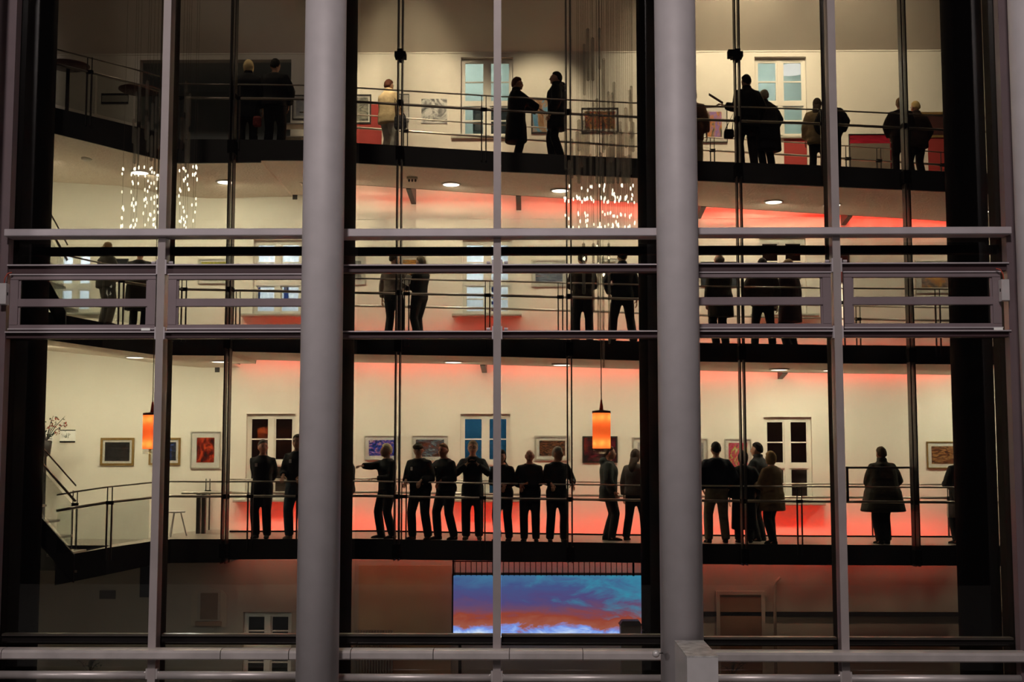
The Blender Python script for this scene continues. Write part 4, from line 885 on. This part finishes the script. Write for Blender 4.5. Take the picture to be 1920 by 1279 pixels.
        for i, (off, ln) in enumerate(((-.028, .062), (-.010, .074), (.009, .078), (.028, .068))):
            p0 = pm+fd*.038+side*off; p1 = p0+(fd+up*curl*.5).normalized()*ln*.5; p2 = p1+(fd+up*curl*1.8).normalized()*ln*.38; p3 = p2+(fd*.5+up*curl*2.2).normalized()*ln*.28
            ex.tube([p0, p1, p2, p3], [.0095, .009, .008, .006], 6)
        th = side*(1 if sd < 0 else -1) if k not in ('down', 'pocket', 'hip', 'side') else side
        p0 = pm-fd*.012+th*.03; p1 = p0+(th*.7+fd*.7+up*.3).normalized()*.035; p2 = p1+(th*.25+fd+up*.5).normalized()*.03
        ex.tube([p0, p1, p2], [.012, .0105, .008], 6)
    for sd in (-1, 1):
        ex.ball(hc+hl @ Vector((sd*.033, .098, .012)), (.013, .008, .008), hl, 8, 6, 1)
        ex.tube([hc+hl @ Vector((sd*.015, .107, .036)), hc+hl @ Vector((sd*.052, .095, .034))], .005, 5, 1)
    ex.tube([hc+hl @ Vector((-.026, .098, -.06)), hc+hl @ Vector((0, .108, -.06)), hc+hl @ Vector((.026, .098, -.06))], [.004, .006, .004], 5, 2)
    # jacket
    j = MB(); e = .018+bulk; rings = []
    if hem < .84:
        n = 4
        for i in range(n): 
            z = hem+(.84-hem)*i/n; f = flare*(1.36-z)/(1.36-hem); rings.append(ring(z, .175+e*.9+f, .135+e*.9+f*.8, -.005))
    for (z, w, d, y) in torso:
        if z < max(.84, hem): continue
        if z > 1.47: continue
        k = e if z < 1.4 else e*.7
        if hem < .84 and z < 1.36: k += flare*(1.36-z)/(1.36-hem)
        rings.append(ring(z, w+k, d+k, y))
    rings.append(ring(1.478, .075, .075, -.005))
    if collar: rings.append(ring(1.50+collar*.4, .082+collar*.2, .088+collar*.2, 0)); rings.append(ring(1.515+collar, .074+collar*.1, .082+collar*.1, .005))
    j.loft(rings)
    for S, el, wr, sd, key in armp:
        w2 = el.lerp(wr, .94)
        j.tube([S-Vector((sd*.06, 0, 0)), S+Vector((0, 0, -.002)), S.lerp(el, .5), el, el.lerp(w2, .5), w2], [.058+e*.6, .062+e*.6, .056+e*.8, .052+e*.8, .050+e*.7, .042+e*.6], 12)
    if hood is not None: j.ball(T((0, -.10, 1.47)), (.13, .085, .075), None, 12, 8)
    # trousers
    tr = MB(); et = .018
    tr.loft([ring(z, w+et, d+et, y) for z, w, d, y in torso[:4]])
    for hp, kn, an, sd in legs:
        lo = an+Vector((0, -.005, -.02)); wide = .018 if flare <= .05 else .02
        tr.tube([hp+Vector((0, 0, .06)), hp, hp.lerp(kn, .5), kn, kn.lerp(an, .4), lo], [.092+et, .096+et, .084+et, .066+et, .066+et, .058+wide], 12)
    sh = [MB(), MB()]
    for (hp, kn, an, sd), m_ in zip(legs, sh):
        o = Vector((an.x, an.y, 0)); tw = sd*.12
        prof = [(-.075, .028, .07), (-.06, .036, .085), (.0, .037, .09), (.07, .042, .065), (.13, .046, .05), (.175, .036, .038), (.195, .018, .025)]
        m_.loft([[o+Vector((tw*y+w*c, y, max(0, h*(.5+.5*sn)) if sn > -.5 else 0)) for c, sn in [(math.cos(2*math.pi*k/10), math.sin(2*math.pi*k/10)) for k in range(10)]] for y, w, h in prof])
    # hair
    hm = MB(); rnd = random.Random(int(px)*7+g)
    def hairfn(d):
        y, z = d.y, d.z
        if style == 'bald': lim = .05 + (.55 if y > -.3 else -.4); zone = (z > -.35 and z < .35 and y < .15); k = 1.07 if zone else .90
        elif style in ('short', 'curly', 'cap'): k = 1.09 if (z > .28 + .45*max(0, y) - (.75 if y < .1 else .0)*(min(1, .1-y) if y < .1 else 0)) else .88
        elif style == 'bob': k = 1.15 if (y < .35 and z > -.85) or z > .45 else .85
        else: k = 1.13 if (y < .25) or z > .42 else .85
        if style == 'curly': k += .10*noise.noise(d*5)+.06 if k > 1 else 0
        elif k > 1: k += .03*noise.noise(d*6+Vector((px, 0, 0)))
        return k
    hm.ball(hc+hl @ Vector((0, -.004, .008)), (.087, .107, .126), hl, 20, 16, 0, hairfn)
    if style in ('long',):
        back = [hc+hl @ Vector((0, -.06, .03)), hc+hl @ Vector((0, -.095, -.10)), T((0, -.135, 1.42)), T((0, -.14, 1.30))]
        rr = [(.07, .05), (.085, .045), (.085, .03), (.05, .015)]
        hm.loft([[p+Vector((w*math.cos(a), d*math.sin(a), 0)) for a in [2*math.pi*k/12 for k in range(12)]] for p, (w, d) in zip(back, rr)])
    if ponytail: hm.tube([hc+hl @ Vector((0, -.09, .03)), hc+hl @ Vector((0, -.15, -.01)), hc+hl @ Vector((0, -.16, -.12))], [.025, .04, .015], 8)
    # scale, link
    def fin(mb): mb.v = [tuple(Vector(v)*s) for v in mb.v]; return mb
    jm = cloth(jacket, puffy); tm = cloth(trousers)
    bo = fin(b).build('body', [skin, EYEM, LIP], root, True); TODO.append((bo, .019, fin(ex)))
    jo = fin(j).build('jacket' if hem >= .7 else 'coat', jm, root, True); TODO.append((jo, .023, None))
    to = fin(tr).build('trousers', tm, root, True); TODO.append((to, .024, None))
    for m_ in sh: fin(m_).build('shoe', cloth(shoes), root, True)
    fin(hm).build('hair', cloth(hair), root, True)
    if style == 'cap':
        h = MB(); h.ball(hc+hl @ Vector((0, .015, .065)), (.098, .125, .062), hl, 18, 10); h.ball(hc+hl @ Vector((0, .115, .05)), (.07, .055, .014), hl, 12, 6)
        fin(h).build('flat_cap', cloth((.10, .085, .06)), root, True)
    if glasses:
        h = MB()
        for sd in (-1, 1):
            c = hc+hl @ Vector((sd*.034, .114, .012)); h.tube([c+hl @ Vector((.026*math.cos(a), 0, .02*math.sin(a))) for a in [2*math.pi*k/10 for k in range(11)]], .0035, 5)
            h.tube([hc+hl @ Vector((sd*.058, .10, .015)), hc+hl @ Vector((sd*.08, .0, .015))], .003, 5)
        fin(h).build('glasses', EYEM, root)
    if hood == 'fur':
        h = MB(); n = 14
        pts = [T((.125*math.cos(a), -.05+.085*math.sin(a), 1.475+.03*math.sin(a))) for a in [math.pi*(1.05+.9*k/n)+0 for k in range(n+1)]]
        h.tube(pts, [.03+.012*((k*7) % 3) for k in range(n+1)], 8); fin(h).build('fur_trim', cloth((.16, .13, .10), True), jo, True)
    if badge:
        h = MB(); c = T((.08, .145, 1.30)); h.box(c-Vector((.02, .004, .03)), c+Vector((.02, .012, .03))); fin(h).build('badge', M_PAPER, jo)
    root['_s'] = s
    def W(p): return root_matrix @ (Vector(p)*s)
    root_matrix = Matrix.Translation((base.x, Y, zf)) @ Matrix.Rotation(R(facing), 4, 'Z')
    return dict(root=root, s=s, W=W, T=T, wr=[root_matrix @ (a[2]*s) for a in armp], hc=root_matrix @ (hc*s))

G, Gy = (.12, .11, .10), (.28, .26, .23)
WH = (.62, .58, .48)
# ---- lowest gallery
person(490, 23.35, 1, 824, 178, 'person in black shirt with hands behind the back left of the left silver column', hair=(.10, .09, .08), arms=('back', 'back'), hyaw=28, badge=True, stance=.10, skin=SKIN2)
person(556, 23.12, 1, 814, 172, 'person in black polo and jeans half hidden by the left silver column', trousers=(.03, .045, .06), arms=('rail', 'rail'), shoes=(.14, .13, .12), badge=True, hair=(.05, .04, .03), stance=.13)
person(648, 23.6, 1, 838, 120, 'person in dark clothes mostly hidden behind the left black column', jacket=DK, arms=('down', 'pocket'), bulk=.02)
person(725, 23.35, 1, 831, 128, 'white-haired person in black jacket pointing to the left', hair=(.70, .62, .42), style='short', arms=('hold', ((.02, .56, 1.33), (.5, 0, -1))), hyaw=-22, stance=.12, stride=.05, bulk=.01)
person(788, 23.12, 1, 830, 158, 'person in flat cap and black jacket leaning on the rail', style='cap', arms=('rail', 'rail'), lean=8, hyaw=-45 + 60, bulk=.02, stance=.16, badge=True)
person(836, 23.3, 1, 831, 138, 'short-haired person in black jacket gripping the rail beside the flat cap wearer', hair=(.20, .10, .05), arms=('rail', 'reach'), lean=6, hyaw=-25 + 40, bulk=.02, stride=.08, stance=.13, badge=True, skin=SKIN2)
c7 = person(886, 23.45, 1, 826, 180, 'person in glasses and dark sweater raising a phone at the chin', hair=(.30, .24, .16), style='curly', arms=('phone', 'phone'), glasses=True, stance=.115, shoes=(.05, .04, .03))
person(944, 23.2, 1, 843, 160, 'long-haired person in black leaning on the rail behind the middle mullion', style='long', arms=('rail', 'fold'), lean=10, hyaw=15, stance=.12)
person(994, 23.12, 1, 842, 176, 'bald person in black looking down with forearms on the rail', hair=(.10, .05, .03), style='bald', arms=('fold', 'rail'), lean=12, nod=-28, skin=SKIN2, bulk=.02, stance=.11)
person(1044, 23.12, 1, 837, 190, 'grey-haired person in black shirt holding the rail and looking right', hair=(.42, .40, .34), style='short', arms=('railwide', 'rail'), lean=4, hyaw=48, belly=.03, stance=.13)
person(1142, 23.8, 1, 836, -92, 'person in dark padded hooded jacket behind the red pendant lamp', jacket=(.035, .04, .038), hem=.72, bulk=.035, puffy=True, hood=1, arms=('pocket', 'pocket'), trousers=(.015, .015, .02), hair=(.09, .05, .03), stance=.08, stride=.05)
person(1192, 24.0, 1, 842, -30, 'long-haired person striding beside the right black column', jacket=(.08, .065, .06), style='long', hair=(.07, .05, .04), arms=('down', 'down'), stride=.2, bulk=.02)
person(1345, 23.35, 1, 828, 4, 'person in navy quilted jacket and khaki trousers seen from behind', jacket=NAVY, puffy=True, bulk=.025, trousers=(.16, .13, .09), hair=(.035, .03, .025), arms=('hip', 'hip'), hem=.90, stance=.15)
person(1396, 23.45, 1, 845, -6, 'dark-haired person in long black coat standing behind the hanger bar', jacket=BLK, hem=.25, flare=.04, bulk=.02, style='bob', hair=(.02, .015, .013), arms=('down', 'pocket'))
person(1424, 23.95, 1, 829, 55, 'dark-haired person in charcoal jacket turned left before the flower picture', jacket=(.03, .032, .036), bulk=.03, hair=(.02, .016, .014), collar=.03, arms=('down', 'hold'))
person(1449, 23.2, 1, 846, 38, 'blond person in tan coat and wide black trousers', jacket=(.15, .095, .05), hem=.62, flare=.05, bulk=.025, style='bob', hair=(.42, .27, .12), arms=('hold', 'hold'), stride=.10, stance=.10)
person(1657, 23.4, 1, 838, 10, 'person with round brown hair in wide dark cape coat near the right', jacket=(.035, .028, .020), hem=.58, flare=.17, bulk=.05, style='curly', hair=(.09, .05, .025), arms=('hold', ((.22, .22, .98), (1, -.3, -.4))), collar=.05, stance=.07, puffy=True)
person(1803, 23.6, 1, 842, 20, 'person in dark coat half hidden by the far right black column', jacket=DK, hem=.6, bulk=.03, arms=('hold', 'down'))
# ---- middle gallery
p19 = person(737, 23.9, 2, 472, -22, 'person in grey striped shirt and black trousers seen from behind on the middle gallery', jacket=(.17, .13, .11), hair=(.06, .05, .04), arms=('down', 'hold'), hyaw=-25, hem=.92, stance=.12, bulk=.008)
person(786, 23.95, 2, 481, 52, 'dark-dressed curly-haired person facing left toward the grey shirt', hair=(.13, .10, .07), style='curly', arms=('hold', 'hold'), lean=-4, stance=.08, stride=.05, hem=.90)
person(1093, 23.6, 2, 473, 0, 'person in dark quilted waistcoat behind the hanging glass on the middle gallery', jacket=(.03, .022, .018), puffy=True, bulk=.02, arms=('hold', 'hold'), stance=.13, hair=(.04, .03, .02))
person(1168, 23.5, 2, 467, 8, 'person in black top standing legs apart beside the right black column', stance=.2, arms=('hip', 'down'), hair=(.015, .012, .01), bulk=.015, collar=.02)
person(1352, 23.5, 2, 474, 30, 'balding person in dark open coat on the middle gallery', jacket=(.03, .025, .02), hem=.55, flare=.03, bulk=.03, style='bald', hair=(.25, .2, .15), arms=('down', 'hold'), skin=SKIN2)
person(1432, 23.6, 2, 483, -5, 'person in brown black leather jacket in the middle of the right trio', jacket=(.045, .03, .025), hem=.80, bulk=.05, puffy=True, hair=(.04, .03, .025), arms=('hip', 'down'), stance=.17)
person(1482, 23.8, 2, 486, 40, 'person in long plum coat at the right of the trio', jacket=(.035, .018, .022), hem=.52, flare=.03, bulk=.025, hair=(.16, .09, .04), style='bob', arms=('hold', 'down'))
person(196, 22.7, 2, 462, -35, 'fair-haired person in grey suit at the left of the middle gallery', jacket=(.13, .115, .095), trousers=(.13, .115, .095), hem=.78, hair=(.42, .26, .12), style='short', ponytail=True, arms=('hold', 'hold'), bulk=.02, flare=.02)
person(258, 23.4, 2, 462, 5, 'person in glittering dark long coat beside the left facade mullion', jacket=(.025, .02, .016), hem=.45, flare=.07, bulk=.03, hair=(.55, .5, .42), arms=('hold', 'down'), puffy=True)
# ---- top gallery
person(463, 23.95, 3, 112, 14, 'blond person in dark coat seen from behind on the top gallery', jacket=BLK, hem=.62, bulk=.03, style='bob', hair=(.72, .55, .30), arms=('hold', 'down'), collar=.03, Hmax=1.95)
person(513, 23.95, 3, 109, -6, 'dark-haired person in black jacket seen from behind on the top gallery', jacket=BLK, bulk=.035, hair=(.015, .012, .01), arms=('rail', 'pocket'), Hmax=2.0, stance=.12)
p30 = person(727, 24.1, 3, 149, -38, 'person in cream padded jacket and white grey trousers on the top gallery', jacket=(.85, .66, .40), trousers=(.7, .68, .62), puffy=True, bulk=.04, hem=.78, hair=(.10, .035, .02), style='curly', arms=('hold', 'hold'), collar=.05, shoes=(.6, .58, .52))
person(968, 23.7, 3, 145, -82, 'curly-haired person in dark knee-length coat facing right on the top gallery', jacket=(.014, .010, .010), hem=.42, flare=.06, bulk=.03, hair=(.14, .05, .03), style='curly', arms=('reach', 'reach'), trousers=(.02, .015, .015), stance=.07, collar=.03)
person(1044, 23.45, 3, 134, 85, 'person in dark parka with fur hood facing left on the top gallery', jacket=(.012, .010, .010), hem=.62, bulk=.045, hood='fur', hair=(.015, .012, .01), arms=('pocket', 'down'), nod=-6, stride=.09, stance=.08, collar=.04)
p33 = person(1402, 23.25, 3, 139, 12, 'tall dark-haired person in dark coat seen from behind holding a booklet', jacket=(.012, .010, .010), hem=.72, bulk=.035, hair=(.02, .016, .014), arms=(((-.33, .26, 1.22), (-1, -.2, -1)), 'pocket'), trousers=(.03, .02, .018), stance=.13, collar=.02)
person(1440, 23.5, 3, 166, 28, 'stooping grey-haired person in long dark raincoat on the top gallery', jacket=(.018, .016, .018), hem=.42, flare=.05, bulk=.045, hair=(.45, .40, .30), arms=('pocket', 'pocket'), lean=10, nod=-14, collar=.03)
person(1534, 23.8, 3, 196, -20, 'person in beige fur coat half behind the right facade mullion', jacket=(.30, .22, .12), puffy=True, hem=.72, bulk=.05, hair=(.06, .04, .03), style='long', arms=('down', 'hold'), stride=.08)
person(1560, 23.55, 3, 190, -15, 'person in dark jacket behind the right facade mullion', jacket=DK, bulk=.03, arms=('pocket', 'hip'), hair=(.3, .26, .2))
person(1690, 23.5, 3, 186, -14, 'person in dark jacket left of the far right hanger bar on the top gallery', jacket=(.03, .02, .016), bulk=.03, hair=(.5, .36, .2), arms=('pocket', 'hold'), trousers=(.03, .02, .016))
person(1720, 23.95, 3, 189, 20, 'blond person in dark brown coat right of the hanger bar on the top gallery', jacket=(.028, .014, .010), hem=.75, bulk=.045, hair=(.72, .52, .22), style='short', arms=('hold', 'pocket'), collar=.03, trousers=(.03, .018, .014), stance=.13)
person(1300, 24.0, 3, 168, -10, 'person in brown coat mostly hidden by the right silver column on the top gallery', jacket=(.12, .06, .04), hem=.7, bulk=.03, arms=('down', 'down'), trousers=(.35, .3, .25))

# remesh every body and garment into one continuous surface
for o, vs, ex in TODO:
    m = o.modifiers.new('r', 'REMESH'); m.mode = 'VOXEL'; m.voxel_size = vs; m.use_smooth_shade = True
    m2 = o.modifiers.new('s', 'SMOOTH'); m2.factor = .5; m2.iterations = 3 if ex is None else 2
dg = bpy.context.evaluated_depsgraph_get(); dg.update()
newm = []
for o, vs, ex in TODO: newm.append(bpy.data.meshes.new_from_object(o.evaluated_get(dg)))
for (o, vs, ex), me in zip(TODO, newm):
    o.modifiers.clear(); old = o.data
    if ex is not None:
        n = len(me.vertices); vv = [v.co[:] for v in me.vertices]+ex.v; ff = [p.vertices[:] for p in me.polygons]; k = len(ff)
        ff += [tuple(n+i for i in f) for f in ex.f]
        me2 = bpy.data.meshes.new(old.name); me2.from_pydata(vv, [], ff)
        me2.polygons.foreach_set('material_index', [0]*k+ex.m); me2.polygons.foreach_set('use_smooth', [True]*len(ff)); 
        for mm in old.materials: me2.materials.append(mm)
        bpy.data.meshes.remove(me); me = me2
    elif len(me.materials) == 0:
        for mm in old.materials: me.materials.append(mm)
    o.data = me; bpy.data.meshes.remove(old)
for o in bpy.data.objects:
    if '_s' in o: del o['_s']

# ---- things held or carried
w = (c7['wr'][0]+c7['wr'][1])/2
t = thing('phone', 'dark phone held up by the person in glasses', 'phone', w+Vector((0, -.05, .07)))
MB().cbox((-.075, -.005, -.038), (.075, .005, .038), .003).build('case', M_BLACK, t); MB().tube([(.055, -.006, .02), (.055, -.008, .02)], .008, 10).build('lens', M_STEEL, t)
w = p33['wr'][0]
o = MB().loft([[(0, 0, 0), (.02, .16, 0), (.02, .16, .006), (0, 0, .006)], [(-.26, .02, .18), (-.24, .18, .18), (-.24, .18, .186), (-.26, .02, .186)]]).build('booklet', cloth((.10, .07, .05))); o.location = w+Vector((-.03, 0, .06)); tag(o, 'open booklet held out to the left by the tall person', 'booklet')
# shoulder bags
def bag(loc, sz, m, label, strap=None):
    t = thing('shoulder_bag', label, 'bag', loc); w, d, h = sz
    MB().loft([[(x*k, y*k2, z) for x, y in ((-w, -d), (0, -d*1.3), (w, -d), (w, d), (0, d*1.3), (-w, d))] for z, k, k2 in ((0, .8, .8), (h*.15, 1, 1), (h*.8, .95, .9), (h, .8, .5))]).build('pouch', m, t, False)
    MB().tube([(-w*.7, 0, h), strap and (strap[0], strap[1], strap[2]) or (0, 0, h*2), (w*.7, 0, h)], .01, 6).build('strap', M_BLACK, t)
q = P(751, 228, 23.85); bag((q.x, 23.85, q.z-.15), (.12, .05, .26), mat('patterned_bag', (.09, .09, .11), .6, 0, .9, 22), 'patterned dark shoulder bag on the cream padded jacket', (-.12, .05, .62))
q = P(1366, 256, 23.15); bag((q.x, 23.1, q.z-.05), (.09, .045, .17), cloth((.02, .015, .015)), 'small dark bag hanging at the tall person by the hanger bar', (.10, .0, .5))
q = P(484, 226, 23.7); bag((q.x, 23.62, q.z-.14), (.075, .04, .2), mat('red_fringe', (.22, .03, .025), .8, 0, .5, 25), 'dark red fringed bag of the blond person on the top gallery', (0, 0, .5))
q = P(1784, 960, 23.3); bag((q.x, 23.3, q.z-.1), (.07, .04, .26), mat('pale_bag', (.5, .42, .36), .7), 'pale bag carried beside the far right black column', (0, 0, .45))
q = P(765, 525, 23.75)
o = MB().cbox((-.07, -.004, -.1), (.07, .004, .1), .002).build('paper_sheet', M_PAPER); o.location = (q.x, 23.75, q.z); o.rotation_euler = (.2, .5, .4); tag(o, 'white paper sheet held between the two talking people', 'paper')
